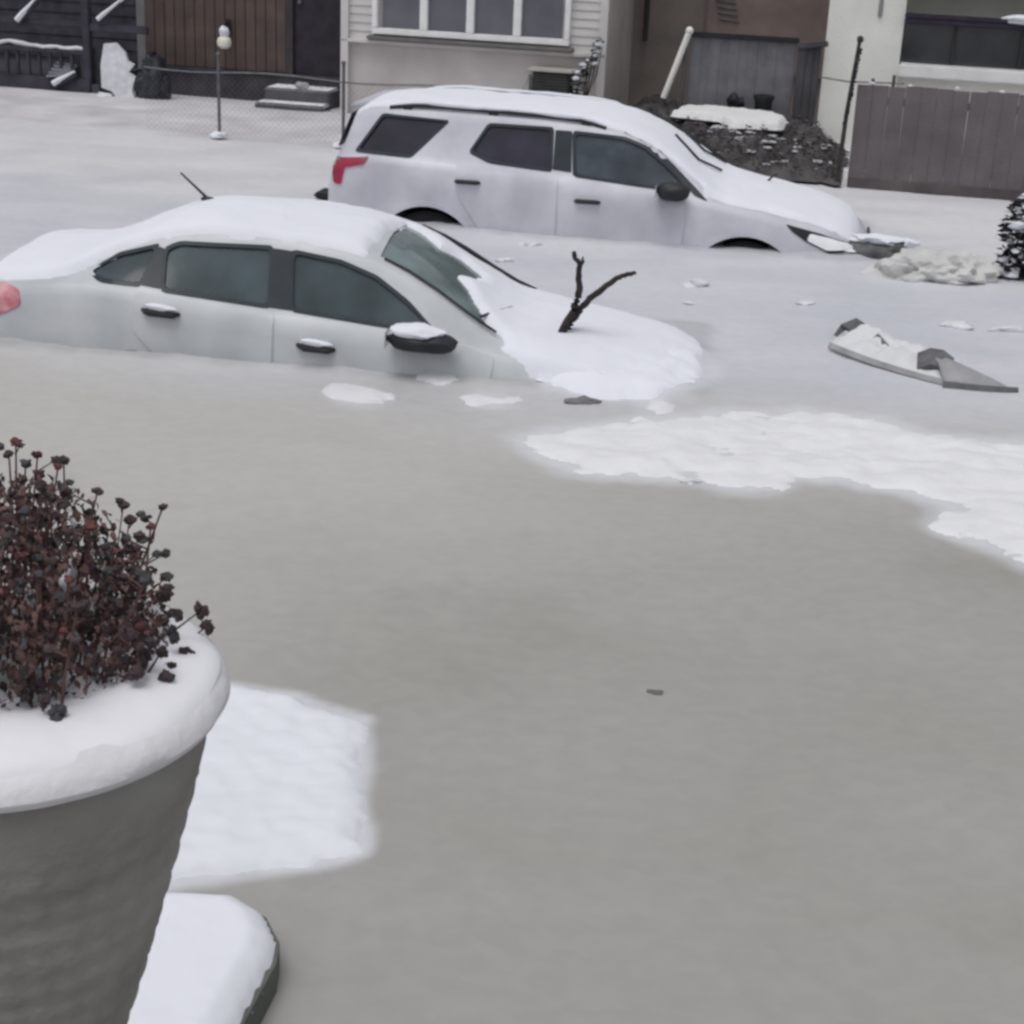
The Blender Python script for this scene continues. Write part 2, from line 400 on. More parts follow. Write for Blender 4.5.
for sd in (-1, 1):
    fd = suvc.patch('door', [(1.64,.36),(2.74,.36),(2.76,1.23),(1.68,1.155),(1.62,1.06)], .012, .02, PAINT_SUV, suv, sd, .05)
    rd = suvc.patch('door', [(2.765,.36),(3.34,.36),(3.44,.66),(3.66,.95),(3.72,1.1),(3.72,1.315),(3.64,1.33),(3.42,1.27),(2.785,1.235)], .012, .02, PAINT_SUV, suv, sd, .05)
    for d, hx, hz in ((fd,2.50,1.035),(rd,3.60,1.11)):
        mb = MB(); y = suvc.yside(hx, hz)*sd
        mb.tube([(2.5-hx-.11,y+sd*.01,hz-.004),(2.5-hx-.09,y+sd*.045,hz),(2.5-hx+.09,y+sd*.045,hz+.004),(2.5-hx+.11,y+sd*.01,hz)], [.014,.021,.021,.014]); obj('door_handle', mb, BLACK, d)
    for nm, w, g in (('front_window',S_F,GLASS_SUVF),('rear_window',S_R,GLASS_SUV),('quarter_window',S_Q,GLASS_SUV)):
        p = suvc.patch(nm, inflate(w,.012), -.018, 0, g, suv, sd)
        suvc.patch('window_trim', inflate(w,.022), .004, .015, TRIM, p, sd, .03, hole=inflate(w,-.004))
    suvc.patch('pillar', [(2.675,1.265),(2.845,1.275),(2.865,1.605),(2.715,1.605)], .006, .015, TRIM, suv, sd, .01)
    suvc.patch('pillar', [(1.44,1.125),(1.56,1.16),(1.88,1.415),(2.07,1.56),(2.26,1.625),(2.20,1.645),(2.0,1.555),(1.78,1.395)], .006, .012, TRIM, suv, sd, .01, cell=.05)
    # mirror
    mb = MB(); mb.blob((2.5-1.74, sd*1.07, 1.205), .11, (1.35,.95,.78), 3, 3, .10); mb.tube([(2.5-1.66,sd*.92,1.16),(2.5-1.70,sd*1.02,1.18)], [.035,.03])
    mr = obj('wing_mirror', mb, BLACK, suv)
    mb = MB(); mb.box((2.5-1.885, sd*1.07, 1.205), (.008,.16,.12), None, .003); obj('mirror_glass', mb, CHROME, mr)
    # roof rail
    mb = MB(); pts = []
    for i in range(19):
        x = 2.42+(4.42-2.42)*i/18; e = .55*min(1, min(i, 18-i)/1.4); pts.append((2.5-x, sd*(interp(K_SUV,x)[3]-.03), suvc.ztop(x,interp(K_SUV,x)[3]-.03)+.005+.05*e))
    mb.tube(pts, .019); 
    for x in (2.6,3.45,4.25): mb.box((2.5-x, sd*(interp(K_SUV,x)[3]-.03), suvc.ztop(x,.7)+.02), (.09,.03,.06), None, .008)
    rl = obj('roof_rail', mb, BLACK, suv)
    mb = MB(); random.seed(5+sd)
    mb.tube([(p[0], p[1]+.01*random.uniform(-1,1), p[2]+.022+.008*fbm(p[0]*3,1,2)) for p in pts], [.008]+[.020+.008*fbm(p[0]*4,2,2) for p in pts[1:-1]]+[.008]); obj('snow_cover', mb, SNOW, rl)
    # lamps
    hl = suvc.patch('headlight', [(.10,.78),(.34,.765),(.54,.85),(.68,.935),(.74,.99),(.44,.93),(.12,.84)], .006, .05, BLACK, suv, sd, .02, cell=.04)
    suvc.patch('lens', [(.16,.80),(.36,.79),(.54,.865),(.52,.925),(.34,.895),(.17,.85)], .014, .02, LENS, hl, sd, .02, cell=.04)
    suvc.patch('taillight', [(4.54,1.245),(4.9,1.20),(4.9,1.13),(4.88,.98),(4.80,.97),(4.77,1.13),(4.58,1.18)], .012, .05, RED, suv, sd, .02, cell=.04)
    suvc.patch('wheel_arch_trim', [(3.96+.54*math.cos(a),.36+.54*math.sin(a)) for a in [R(8+164*i/20) for i in range(21)]]+[(3.96+.495*math.cos(a),.36+.495*math.sin(a)) for a in [R(172-164*i/20) for i in range(21)]], .014, .03, PAINT_SUV, suv, sd, 0, cell=.05)
    suvc.patch('wheel_arch_trim', [(1.06+.54*math.cos(a),.36+.54*math.sin(a)) for a in [R(8+164*i/20) for i in range(21)]]+[(1.06+.495*math.cos(a),.36+.495*math.sin(a)) for a in [R(172-164*i/20) for i in range(21)]], .014, .03, PAINT_SUV, suv, sd, 0, cell=.05)
    for ax in (1.06,3.96): wheel(suv, 2.5-ax, sd*.84, .40)
suvc.toppatch('windshield', [(1.40,-.70),(1.35,0),(1.40,.70),(1.8,.68),(2.26,.62),(2.30,0),(2.26,-.62),(1.8,-.68)], .006, GLASS_SUV, suv)
mb = MB()
for y in (-.38,.38): seat(mb, 2.5-2.80, y, .86)
for y in (-.42,.42): seat(mb, 2.5-3.65, y, .88)
obj('seats', mb, SEAT, suv)
mb = MB(); mb.box((2.5-1.9,0,1.16),(.3,1.5,.12),None,.05); obj('dashboard', mb, BLACK, suv)
# grille, rear bumper, tailgate glass, wipers
mb = MB()
for z in (.60,.68,.76): mb.box((2.5+.012, 0, z), (.04, 1.0, .035), None, .01)
obj('grille', mb, CHROME, suv)
mb = MB(); mb.box((-2.5+.0, 0, .74), (.20, 1.70, .20), None, .07); mb.box((-2.50,-.70,.83),(.18,.32,.05),None,.02); obj('rear_bumper', mb, BLACK, suv)
mb = MB()
mb.box((-2.5+.135, 0, 1.42), (.02, 1.16, .34), Matrix.Rotation(R(22),3,'Y'), .008); obj('tailgate_glass', mb, GLASS_SUV, suv)
mb = MB(); mb.box((-2.5+.30, 0, 1.660), (.24, 1.22, .03), Matrix.Rotation(R(-6),3,'Y'), .012); obj('spoiler', mb, PAINT_SUV, suv)
for y0, y1 in ((.62,.12),(-.02,-.50)):
    mb = MB(); mb.tube([(2.5-1.40,y0,suvc.ztop(1.40,y0)+.05),(2.5-1.60,(y0+y1)/2,suvc.ztop(1.6,(y0+y1)/2)+.05),(2.5-1.86,y0+.06,suvc.ztop(1.86,y0)+.045)], .012, 6); obj('wiper', mb, BLACK, suv)
mb = MB(); mb.tube([(2.5-x, .725+(.845-.725)*(2.2-x)/.8, suvc.ztop(x,.7)+.03) for x in (2.2,2.0,1.8,1.6,1.42)], .018, 6)
obj('windshield_trim', mb, BLACK, suv)
def m_suv(x, y):
    hr = interp(K_SUV, x)[3]; ed = hr-.055 if x > 1.5 else hr+.06
    return min(ed-abs(y), x-.10, 4.80-x)
snow_cover(suvc, suv, .05, 4.85, m_suv, .04, 4.0)

# ---- sedan (near)
K_SED = [(0,.52,.56,.62,.42),(.05,.66,.62,.68,.52),(.15,.77,.67,.72,.58),(.4,.86,.74,.785,.64),(.9,.90,.80,.84,.70),(1.28,.91,.84,.89,.735),(1.45,.912,.87,.945,.74),
         (1.7,.913,.90,1.09,.715),(1.95,.914,.915,1.225,.675),(2.2,.914,.93,1.325,.635),(2.5,.914,.945,1.375,.62),(2.9,.914,.96,1.395,.615),(3.3,.913,.98,1.38,.61),(3.6,.912,1.0,1.33,.615),
         (3.85,.91,1.01,1.24,.63),(4.08,.905,1.015,1.125,.66),(4.25,.90,.995,1.045,.70),(4.5,.885,.96,1.0,.71),(4.72,.85,.93,.97,.68),(4.79,.80,.90,.94,.65),(4.83,.73,.84,.89,.60)]
sedc = Car(K_SED, 2.415, .05)
sed = empty('sedan', (-1.1336, 11.0854, -.6472), (0, .0389, -.0979),
            'silver sedan nearest the camera, sunk nose down in ice to its door handles', 'car', 'cars frozen in the flooded street')
xs = sorted(set(round(x,3) for x in [0,.02,.05,.09,.15,.22,.3]+[.4+.1*i for i in range(43)]+[4.72,4.76,4.79,4.81,4.83]))
D_F = [(1.78,.945),(2.1,.96),(2.70,.995),(2.75,1.315),(2.44,1.285),(2.2,1.215),(1.98,1.09)]
D_R = [(2.865,1.0),(3.55,1.03),(3.585,1.25),(3.50,1.29),(2.90,1.325)]
D_Q = [(3.715,1.045),(3.96,1.045),(4.07,1.07),(3.90,1.175),(3.66,1.255)]
WS = [(1.44,-.66),(1.40,0),(1.44,.66),(1.7,.63),(2.0,.585),(2.20,.55),(2.22,0),(2.20,-.55),(2.0,-.585),(1.7,-.63)]
build_body(sedc, sed, PAINT_SED, xs, (1.62, 4.0, .06), [D_F, D_R, D_Q], [(.97,.27),(3.70,.27)], (WS, .90))
for sd in (-1, 1):
    fd = sedc.patch('door', [(1.42,.34),(2.78,.34),(2.79,.955),(1.75,.915),(1.38,.84)], .010, .02, PAINT_SED, sed, sd, .04)
    rd = sedc.patch('door', [(2.80,.34),(3.34,.34),(3.50,.55),(3.72,.76),(3.74,1.0),(3.66,1.0),(2.81,.965)], .010, .02, PAINT_SED, sed, sd, .04)
    for d, hx, hz in ((fd,2.52,.785),(rd,3.54,.90)):
        mb = MB(); y = sedc.yside(hx, hz)*sd
        mb.tube([(2.415-hx-.12,y+sd*.01,hz+.004),(2.415-hx-.09,y+sd*.048,hz+.005),(2.415-hx+.09,y+sd*.048,hz-.003),(2.415-hx+.12,y+sd*.01,hz-.003)], [.013,.022,.022,.013])
        dh = obj('door_handle', mb, BLACK, d)
        mb = MB(); mb.box((2.415-hx, y+sd*.012, hz-.028), (.19,.022,.030), None, .01); obj('handle_recess_shade', mb, BLACK, dh)  # black block stands in for the shade in the recess under the handle
        mb = MB(); mb.blob((2.415-hx+.0, y+sd*.035, hz+.034), .1, (1.05,.34,.24), 2, 2, .2); obj('snow_cover', mb, SNOW, dh)
    for nm, w in (('front_window',D_F),('rear_window',D_R),('quarter_window',D_Q)):
        p = sedc.patch(nm, inflate(w,.012), -.018, 0, GLASS_SED, sed, sd)
        sedc.patch('window_trim', inflate(w,.02), .003, .015, TRIM, p, sd, .03, hole=inflate(w,-.003))
    sedc.patch('pillar', [(2.70,.985),(2.865,.99),(2.895,1.33),(2.765,1.325)], .006, .015, TRIM, sed, sd, .01)
    sedc.patch('pillar', [(3.565,1.03),(3.70,1.04),(3.65,1.26),(3.60,1.255)], .006, .015, TRIM, sed, sd, .01)
    mb = MB(); mb.blob((2.415-1.83, sd*1.00, .925), .115, (1.95,.95,.60), 3, 3, .12); mb.tube([(2.415-1.80,sd*.86,.93),(2.415-1.84,sd*.95,.935)], [.03,.03])
    mr = obj('wing_mirror', mb, BLACK, sed)
    mb = MB(); mb.box((2.415-2.05, sd*1.00, .925), (.008,.17,.10), None, .003); obj('mirror_glass', mb, CHROME, mr)
    mb = MB(); mb.blob((2.415-1.86, sd*1.0, .985), .11, (1.5,1.0,.42), 8, 3, .15); obj('snow_cover', mb, SNOW, mr)
    tl = sedc.patch('taillight', [(4.50,.93),(4.60,.955),(4.80,.92),(4.81,.80),(4.72,.74),(4.62,.76),(4.48,.84)], .010, .03, PINKLENS, sed, sd, .03, cell=.04)
    sedc.patch('headlight', [(.10,.60),(.42,.66),(.62,.74),(.5,.745),(.10,.665)], .008, .03, LENS, sed, sd, .02, cell=.04)
    for ax in (.97,3.70): wheel(sed, 2.415-ax, sd*.80, .32)
sedc.toppatch('windshield', inflate(WS,.012), -.012, GLASS_WS, sed)
sedc.toppatch('rear_windshield', [(3.56,-.54),(3.56,.54),(4.12,.60),(4.14,0),(4.12,-.60)], .006, GLASS_SED, sed)
mb = MB()
for y in (-.36,.36): seat(mb, 2.415-2.80, y, .56)
mb.box((2.415-3.55,0,.88),(.5,1.25,.14),None,.05); mb.box((2.415-3.80,0,1.03),(.14,1.2,.36),Matrix.Rotation(R(-18),3,'Y'),.05)
obj('seats', mb, SEAT, sed)
mb = MB(); mb.box((2.415-1.80,0,.90),(.3,1.35,.10),None,.04); obj('dashboard', mb, BLACK, sed)
mb = MB(); mb.tube([(2.415-2.08+.05*math.cos(a),.36+.17*math.sin(a),.99+.17*math.cos(a)) for a in [2*math.pi*i/24 for i in range(25)]], .014, 8); obj('steering_wheel', mb, BLACK, sed)
mb = MB(); mb.tube([(2.415-x, .585+(.70-.585)*(2.15-x)/.8, sedc.ztop(x,.6)+.030) for x in (2.12,1.95,1.8,1.6,1.42,1.28)], [.018]*5+[.006], 6); obj('windshield_trim', mb, BLACK, sed)
mb = MB(); mb.tube([(2.415-x, -.575-(.70-.575)*(2.15-x)/.8, sedc.ztop(x,.58)+.012) for x in (2.17,2.0,1.8,1.6,1.40)], .009, 6); obj('windshield_trim', mb, BLACK, sed)
mb = MB(); mb.blob((-1.16,.25,1.42), .035, (1.6,.7,.6), 1, 2, .05); mb.tube([(-1.16,.25,1.42),(-1.20,.25,1.455),(-1.36,.25,1.585)], [.014,.010,.006], 6); obj('antenna', mb, BLACK, sed)
for y0, y1 in ((.55,.02),(-.08,-.58)):
    mb = MB(); mb.tube([(2.415-1.36,y0,sedc.ztop(1.36,y0)+.02),(2.415-1.44,(y0+y1)/2,sedc.ztop(1.44,.3)+.022),(2.415-1.52,y1,sedc.ztop(1.52,y1)+.02)], .010, 6)
    obj('wiper', mb, BLACK, sed)
BARE = [(2.28,-.70),(2.26,-.05),(2.20,.46),(2.06,.40),(1.93,.24),(1.80,.34),(1.62,.26),(1.62,.04),(1.74,-.12),(1.60,-.32),(1.46,-.56),(1.36,-.70),(1.34,-.90),(2.26,-.90)]
def m_sed(x, y):
    hr = interp(K_SED, x)[3]; k = max(0, min(1, (x-1.0)/.65)); k = k*k*(3-2*k); t2 = max(0, min(1, (x-3.9)/.5)); t2 = t2*t2*(3-2*t2); ed = hr-.035+.065*t2 if x > 3.9 else (min(.9, .60+x*1.1)*(1-k)+(hr-.035)*k)
    d = min(ed-abs(y)+.015, x-.0, 4.84-x)
    if 1.2 < x < 2.5: d = min(d, -sdist((x, y), BARE)*1.0)
    return d
snow_cover(sedc, sed, 0, 4.85, m_sed, .05, 1.0)

# ------------------------------------------------------------------ frozen flood water
def car_dist(x, y, root, hl, hw):
    a = root.rotation_euler.z; dx = x-root.location.x; dy = y-root.location.y
    u = dx*math.cos(a)+dy*math.sin(a); v = -dx*math.sin(a)+dy*math.cos(a)
    q = (abs(u)-hl, abs(v)-hw); return math.hypot(max(q[0],0), max(q[1],0))+min(max(q),0)
PSI = -.19
def street(x, y):                                     # along / across the far kerb line
    return x*math.cos(PSI)+(y-18.9)*math.sin(PSI), -x*math.sin(PSI)+(y-18.9)*math.cos(PSI)
def ice_z(x, y):
    z = .012*fbm(x*.35, y*.35, 1)+.004*fbm(x*1.6, y*1.6, 7)+.0025*fbm(x*6, y*6, 5, 3)
    d = min(car_dist(x, y, sed, 2.35, .88), car_dist(x, y, suv, 2.45, .96))
    if d < 1: z += (.04+.03*fbm(x*2.2, y*2.2, 9))*math.exp(-max(d,0)/.10)
    s, t = street(x, y)
    if -1.9 < t: z += .010*min(1,(t+1.9)/.9)*(1+.5*fbm(x*.8,y*2,3))
    if 0 < t < 4: z += .006*min(1,t/2)*(1+1.4*fbm(x*.5,y*2.5,3))
    return z
def axis(a, b, st, far):
    r = [a+st*i for i in range(int((b-a)/st)+1)]; g = st; x = r[-1]
    while x < far: g *= 1.5; x += g; r.append(x)
    g = st; x = r[0]; l = []
    while x > -far: g *= 1.5; x -= g; l.append(x)
    return l[::-1]+r
X = axis(-8, 8, .055, 160); Y = axis(2.6, 23, .055, 160)
me = bpy.data.meshes.new('frozen_floodwater')
me.from_pydata([(x, y, ice_z(x, y)) for x in X for y in Y], [], [(i*len(Y)+j, (i+1)*len(Y)+j, (i+1)*len(Y)+j+1, i*len(Y)+j+1) for i in range(len(X)-1) for j in range(len(Y)-1)])
def ice_mat():
    m = bpy.data.materials.new('slushy_ice'); m.use_nodes = True
    nt = m.node_tree; N = nt.nodes; L = nt.links; b = N['Principled BSDF']
    g = N.new('ShaderNodeNewGeometry')
    def nz(sc, det=6, st=(1,1,1), dis=0):
        mp = N.new('ShaderNodeMapping'); mp.inputs['Scale'].default_value = st; L.new(g.outputs['Position'], mp.inputs[0])
        n = N.new('ShaderNodeTexNoise'); n.inputs['Scale'].default_value = sc; n.inputs['Detail'].default_value = det; n.inputs['Distortion'].default_value = dis
        L.new(mp.outputs[0], n.inputs['Vector']); return n.outputs['Fac']
    def math_(op, a, b_=None, c=None):
        n = N.new('ShaderNodeMath'); n.operation = op
        for k, v in enumerate((a, b_, c)):
            if v is None: continue
            if isinstance(v, (int,float)): n.inputs[k].default_value = v
            else: L.new(v, n.inputs[k])
        return n.outputs[0]
    def mixc(f, a, b_):
        n = N.new('ShaderNodeMix'); n.data_type = 'RGBA'
        L.new(f, n.inputs[0]) if not isinstance(f, (int,float)) else None
        for k, v in ((6,a),(7,b_)):
            if isinstance(v, tuple): n.inputs[k].default_value = (*v,1)
            else: L.new(v, n.inputs[k])
        return n.outputs[2]
    sp = N.new('ShaderNodeSeparateXYZ'); L.new(g.outputs['Position'], sp.inputs[0])
    # snow dusting lies on the ice beyond the near car; bare wet slush nearer the porch
    edge = math_('MULTIPLY_ADD', nz(.5,5,(1,1,1),.6), 3.2, -1.6)
    yy = math_('ADD', sp.outputs['Y'], edge); xx = math_('MULTIPLY_ADD', sp.outputs['X'], .22, 0); yy = math_('ADD', yy, xx)
    mr = N.new('ShaderNodeMapRange'); mr.interpolation_type = 'SMOOTHSTEP'; mr.inputs['From Min'].default_value = 8.2; mr.inputs['From Max'].default_value = 11.4; L.new(yy, mr.inputs['Value'])
    mr2 = N.new('ShaderNodeMapRange'); mr2.interpolation_type = 'SMOOTHSTEP'; mr2.inputs['From Min'].default_value = 12.6; mr2.inputs['From Max'].default_value = 18; L.new(yy, mr2.inputs['Value'])
    r1 = N.new('ShaderNodeMapRange'); r1.inputs['From Min'].default_value = .35; r1.inputs['From Max'].default_value = .65; L.new(nz(.55,4,(1,1.6,1),.4), r1.inputs['Value'])
    near = mixc(r1.outputs[0], (.298,.296,.277), (.33,.323,.316))
    r2 = N.new('ShaderNodeMapRange'); r2.inputs['From Min'].default_value = .38; r2.inputs['From Max'].default_value = .62; L.new(nz(.8,5,(.7,1.5,1)), r2.inputs['Value'])
    mid = mixc(r2.outputs[0], (.485,.50,.55), (.545,.545,.592))
    far = mixc(r2.outputs[0], (.55,.55,.58), (.62,.615,.64))
    mr0 = N.new('ShaderNodeMapRange'); mr0.interpolation_type = 'SMOOTHSTEP'; mr0.inputs['From Min'].default_value = 5.2; mr0.inputs['From Max'].default_value = 9.6
    L.new(math_('ADD', yy, math_('MULTIPLY', sp.outputs['X'], -.75)), mr0.inputs['Value'])
    near = mixc(mr0.outputs[0], near, (.43,.42,.408))
    c = mixc(mr.outputs[0], near, mid); c = mixc(mr2.outputs[0], c, far)
    # faint darker wet spots
    r3 = N.new('ShaderNodeMapRange'); r3.inputs['From Min'].default_value = .30; r3.inputs['From Max'].default_value = .42; L.new(nz(.8,7,(.8,1.1,1),.6), r3.inputs['Value'])
    dk = mixc(r3.outputs[0], (.93,.93,.93), (1.,1.,1.))
    mu = N.new('ShaderNodeMix'); mu.data_type = 'RGBA'; mu.blend_type = 'MULTIPLY'; mu.inputs[0].default_value = 1; L.new(c, mu.inputs[6]); L.new(dk, mu.inputs[7])
    # darker line where hulls meet the ice (vertex attribute = distance to the nearest hull)
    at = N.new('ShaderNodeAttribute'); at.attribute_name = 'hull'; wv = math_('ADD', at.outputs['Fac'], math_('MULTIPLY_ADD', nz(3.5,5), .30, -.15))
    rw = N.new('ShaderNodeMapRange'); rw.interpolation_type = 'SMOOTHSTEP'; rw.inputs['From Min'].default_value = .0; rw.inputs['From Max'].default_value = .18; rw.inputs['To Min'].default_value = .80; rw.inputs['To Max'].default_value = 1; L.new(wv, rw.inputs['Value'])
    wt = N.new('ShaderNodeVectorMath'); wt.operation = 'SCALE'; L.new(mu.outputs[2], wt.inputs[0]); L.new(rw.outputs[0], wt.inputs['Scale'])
    # thin slush fading out from the snow patches into the ice
    a2 = N.new('ShaderNodeAttribute'); a2.attribute_name = 'slush'; sv = math_('ADD', a2.outputs['Fac'], math_('MULTIPLY_ADD', nz(2.6,7), .7, -.35))
    rs = N.new('ShaderNodeMapRange'); rs.interpolation_type = 'SMOOTHSTEP'; rs.inputs['From Min'].default_value = .25; rs.inputs['From Max'].default_value = 1.0; rs.inputs['To Max'].default_value = .9; L.new(sv, rs.inputs['Value'])
    wt2 = N.new('ShaderNodeMix'); wt2.data_type = 'RGBA'; L.new(rs.outputs[0], wt2.inputs[0]); L.new(wt.outputs[0], wt2.inputs[6]); wt2.inputs[7].default_value = (.575,.585,.625,1)
    # fine grit and rime grain
    r4 = N.new('ShaderNodeMapRange'); r4.inputs['From Min'].default_value = .35; r4.inputs['From Max'].default_value = .65; r4.inputs['To Min'].default_value = .965; r4.inputs['To Max'].default_value = 1.03; L.new(nz(11,6,(.9,1.1,1),.5), r4.inputs['Value'])
    gr = N.new('ShaderNodeVectorMath'); gr.operation = 'SCALE'; L.new(wt2.outputs[2], gr.inputs[0]); L.new(r4.outputs[0], gr.inputs['Scale'])
    L.new(gr.outputs[0], b.inputs['Base Color'])
    ro = N.new('ShaderNodeMapRange'); ro.inputs['To Min'].default_value = .42; ro.inputs['To Max'].default_value = .75; L.new(nz(1.5,5), ro.inputs['Value']); L.new(ro.outputs[0], b.inputs['Roughness'])
    b.inputs['Specular IOR Level'].default_value = .28
    bp = N.new('ShaderNodeBump'); bp.inputs['Strength'].default_value = .09; bp.inputs['Distance'].default_value = .02; L.new(nz(7,6,(.9,1.1,1)), bp.inputs['Height']); L.new(bp.outputs[0], b.inputs['Normal'])
    return m
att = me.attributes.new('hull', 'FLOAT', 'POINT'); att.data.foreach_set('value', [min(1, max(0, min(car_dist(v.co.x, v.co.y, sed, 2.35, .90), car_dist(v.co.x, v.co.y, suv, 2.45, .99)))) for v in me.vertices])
ice_me = me
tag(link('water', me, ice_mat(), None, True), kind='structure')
# the drowned street below, never seen through the ice
mb = MB(); mb.box((0,40,-.85),(340,340,.2)); tag(obj('ground', mb, mat('asphalt',(.05,.05,.052),.9), None, False), kind='structure')

# ------------------------------------------------------------------ snow patches on the ice
def snow_patch(name, poly, H, label, seed, step=.035, edge=.12, rough=.06, mats=None, lump=.5, cat='snow', base=None):
    xs = [p[0] for p in poly]; ys = [p[1] for p in poly]
    def fn(x, y):
        d = sdist((x, y), poly)+rough*fbm(x*3.5, y*3.5, seed, 5)
        if d <= 0: return -1
        return H*min(1, d/edge)**.6*(.7+lump*fbm(x*3, y*4, seed+2, 5)+.15*fbm(x*13, y*13, seed))+.002
    o = height_sheet(name, min(xs)-.3, max(xs)+.3, min(ys)-.3, max(ys)+.3, step, fn, base or (lambda x, y: ice_z(x, y)-.003), mats or SNOW)
    tag(o, label, cat)
    return o
BAND = [(.05,8.98),(.25,9.12),(.74,9.42),(1.24,9.6),(1.74,9.74),(2.17,9.66),(2.45,9.38),(3.1,9.3),(4.2,9.2),(4.4,8.0),(3.4,7.2),(2.8,7.35),(2.5,7.42),(2.4,7.55),(2.2,7.83),(2.32,8.15),(2.08,8.38),(1.79,8.53),(1.51,8.52),(1.28,8.30),(1.12,8.27),(.95,8.42),(.68,8.4),(.36,8.45),(.17,8.66)]
snow_patch('snow_patch', BAND, .038, 'long lumpy band of white snow across the ice in front of the sedan', 3.3, .03, .16, .16, mat('wet_snow',(.68,.685,.71),.7,.04,4,.3,18,.3), .8)
PL = [(-1.9,4.30),(-1.153,4.332),(-.951,4.399),(-.802,4.445),(-.621,4.501),(-.435,4.605),(-.49,4.97),(-.52,5.50),(-.784,5.66),(-1.063,5.72),(-1.9,5.75)]
snow_patch('snow_patch', PL, .055, 'squarish patch of clean white snow on the ice behind the planter', 8.1, .02, .07, .05, mat('clean_snow',(0.678,0.695,0.748),.85,.02,3,.2,12,.2), .10)
AP = [(.10,10.32),(.22,10.02),(.50,9.86),(.83,9.84),(1.12,10.1),(1.28,10.5),(1.26,10.95),(1.0,11.0),(.5,10.7),(.2,10.5)]
snow_patch('snow_patch', AP, .09, 'smooth apron of snow banked against the front of the sedan hood', 5.5, .025, .22, .08, SNOW, .15)
def slush_at(x, y):
    w = 0
    for poly, ext in ((BAND, .28), (PL, .10), (AP, .20)):
        xs_ = [p[0] for p in poly]; ys_ = [p[1] for p in poly]
        if min(xs_)-.6 < x < max(xs_)+.6 and min(ys_)-.6 < y < max(ys_)+.6:
            d = -sdist((x, y), poly); w = max(w, 1-max(0, d)/ext)
    for cx_, cy_, r_ in ((-.99,9.66,.34),(-.52,10.1,.26),(-.17,9.68,.32),(.85,9.7,.22),(3.3,13.7,.8),(2.7,10.9,.55)):
        w = max(w, (1-math.hypot(x-cx_, (y-cy_)*.7)/r_)*.95)
    return max(0, min(1, w))
at_ = ice_me.attributes.new('slush', 'FLOAT', 'POINT'); at_.data.foreach_set('value', [slush_at(v.co.x, v.co.y) for v in ice_me.vertices])
for i, (x, y, w, h_, hh, lab) in enumerate([
    (-.99,9.66,.22,.10,.05,'rounded snow lump on the ice below the sedan front door handle'),
    (-.52,10.10,.14,.06,.04,'small snow lump against the sedan just under its wing mirror'),
    (-.17,9.68,.20,.08,.035,'flat snow lump on the ice near the sedan front wheel'),
    (.85,9.70,.10,.05,.05,'bright snow clod on the ice below the tip of the snowy hood')]):
    poly = [(x+w*math.cos(a), y+h_*2.0*math.sin(a)) for a in [2*math.pi*k/12 for k in range(12)]]
    snow_patch('snow_lump', poly, hh*.7, lab, 20+i*3.7, .02, .09, .10, SNOW_DULL, .8)

ICE = mat('grey_ice_chunk', (.62,.63,.66), .5, .1, 6, .3, 25, .4)
def chunk(x, y, sx, sy, sz, rz, lab, name='ice_chunk', m=None, seed=0, group='loose ice chunks on the frozen street', cat='ice chunk'):
    mb = MB(); mb.blob((0,0,sz*.2), 1, (sx,sy,sz), seed, 3, .35, freq=1.4)
    o = obj(name, mb, m or ICE, None, True); o.location = (x, y, ice_z(x, y)); o.rotation_euler.z = rz
    return tag(o, lab, cat, group)
chunk(1.40,13.1,.10,.05,.05,.2,'small pale ice chunk beyond the hood branches, on the open ice',seed=1)
chunk(1.29,12.45,.05,.03,.02,.2,'tiny ice chip on the ice, nearest one to the hood branches',seed=2)
chunk(2.21,12.66,.07,.05,.02,.1,'low faint ice chunk above the broken bumper',seed=3)
chunk(3.28,12.08,.12,.07,.04,-.2,'white ice chunk on the ice right of the bumper top, left of two',seed=4)
chunk(3.62,12.05,.13,.05,.03,.1,'flat white ice chunk near the right edge of the frozen street',seed=5)
chunk(-.16,13.64,.07,.04,.03,.5,'small ice chunk in the gap between the two cars',seed=6)
chunk(.05,14.40,.09,.05,.03,.3,'ice sliver close beside the sport utility vehicle door',seed=7)
chunk(.40,9.72,.10,.035,.03,.1,'dark grey ice shard at the near side of the sedan hood',m=mat('dark_ice',(.16,.16,.17),.4,.2),seed=8)
chunk(.95,8.33,.05,.03,.02,.1,'small snow clod at the near edge of the long snow band',seed=9)
chunk(.60,5.84,.035,.018,.006,-.1,'small dark spot painted as a shaded dent in the open grey ice','dent_spot',mat('dent_shade',(.13,.125,.11),.6,.2),11,None,'debris')  # dark colour stands in for the shade in a dent of the ice
chunk(2.62,14.55,.12,.06,.06,.1,'bright white ice lump right in front of the big car headlight',seed=12,m=SNOW)
chunk(3.42,14.85,.14,.09,.09,.4,'bright white snow clod on top of the ice behind the beige mound',seed=13,m=SNOW)
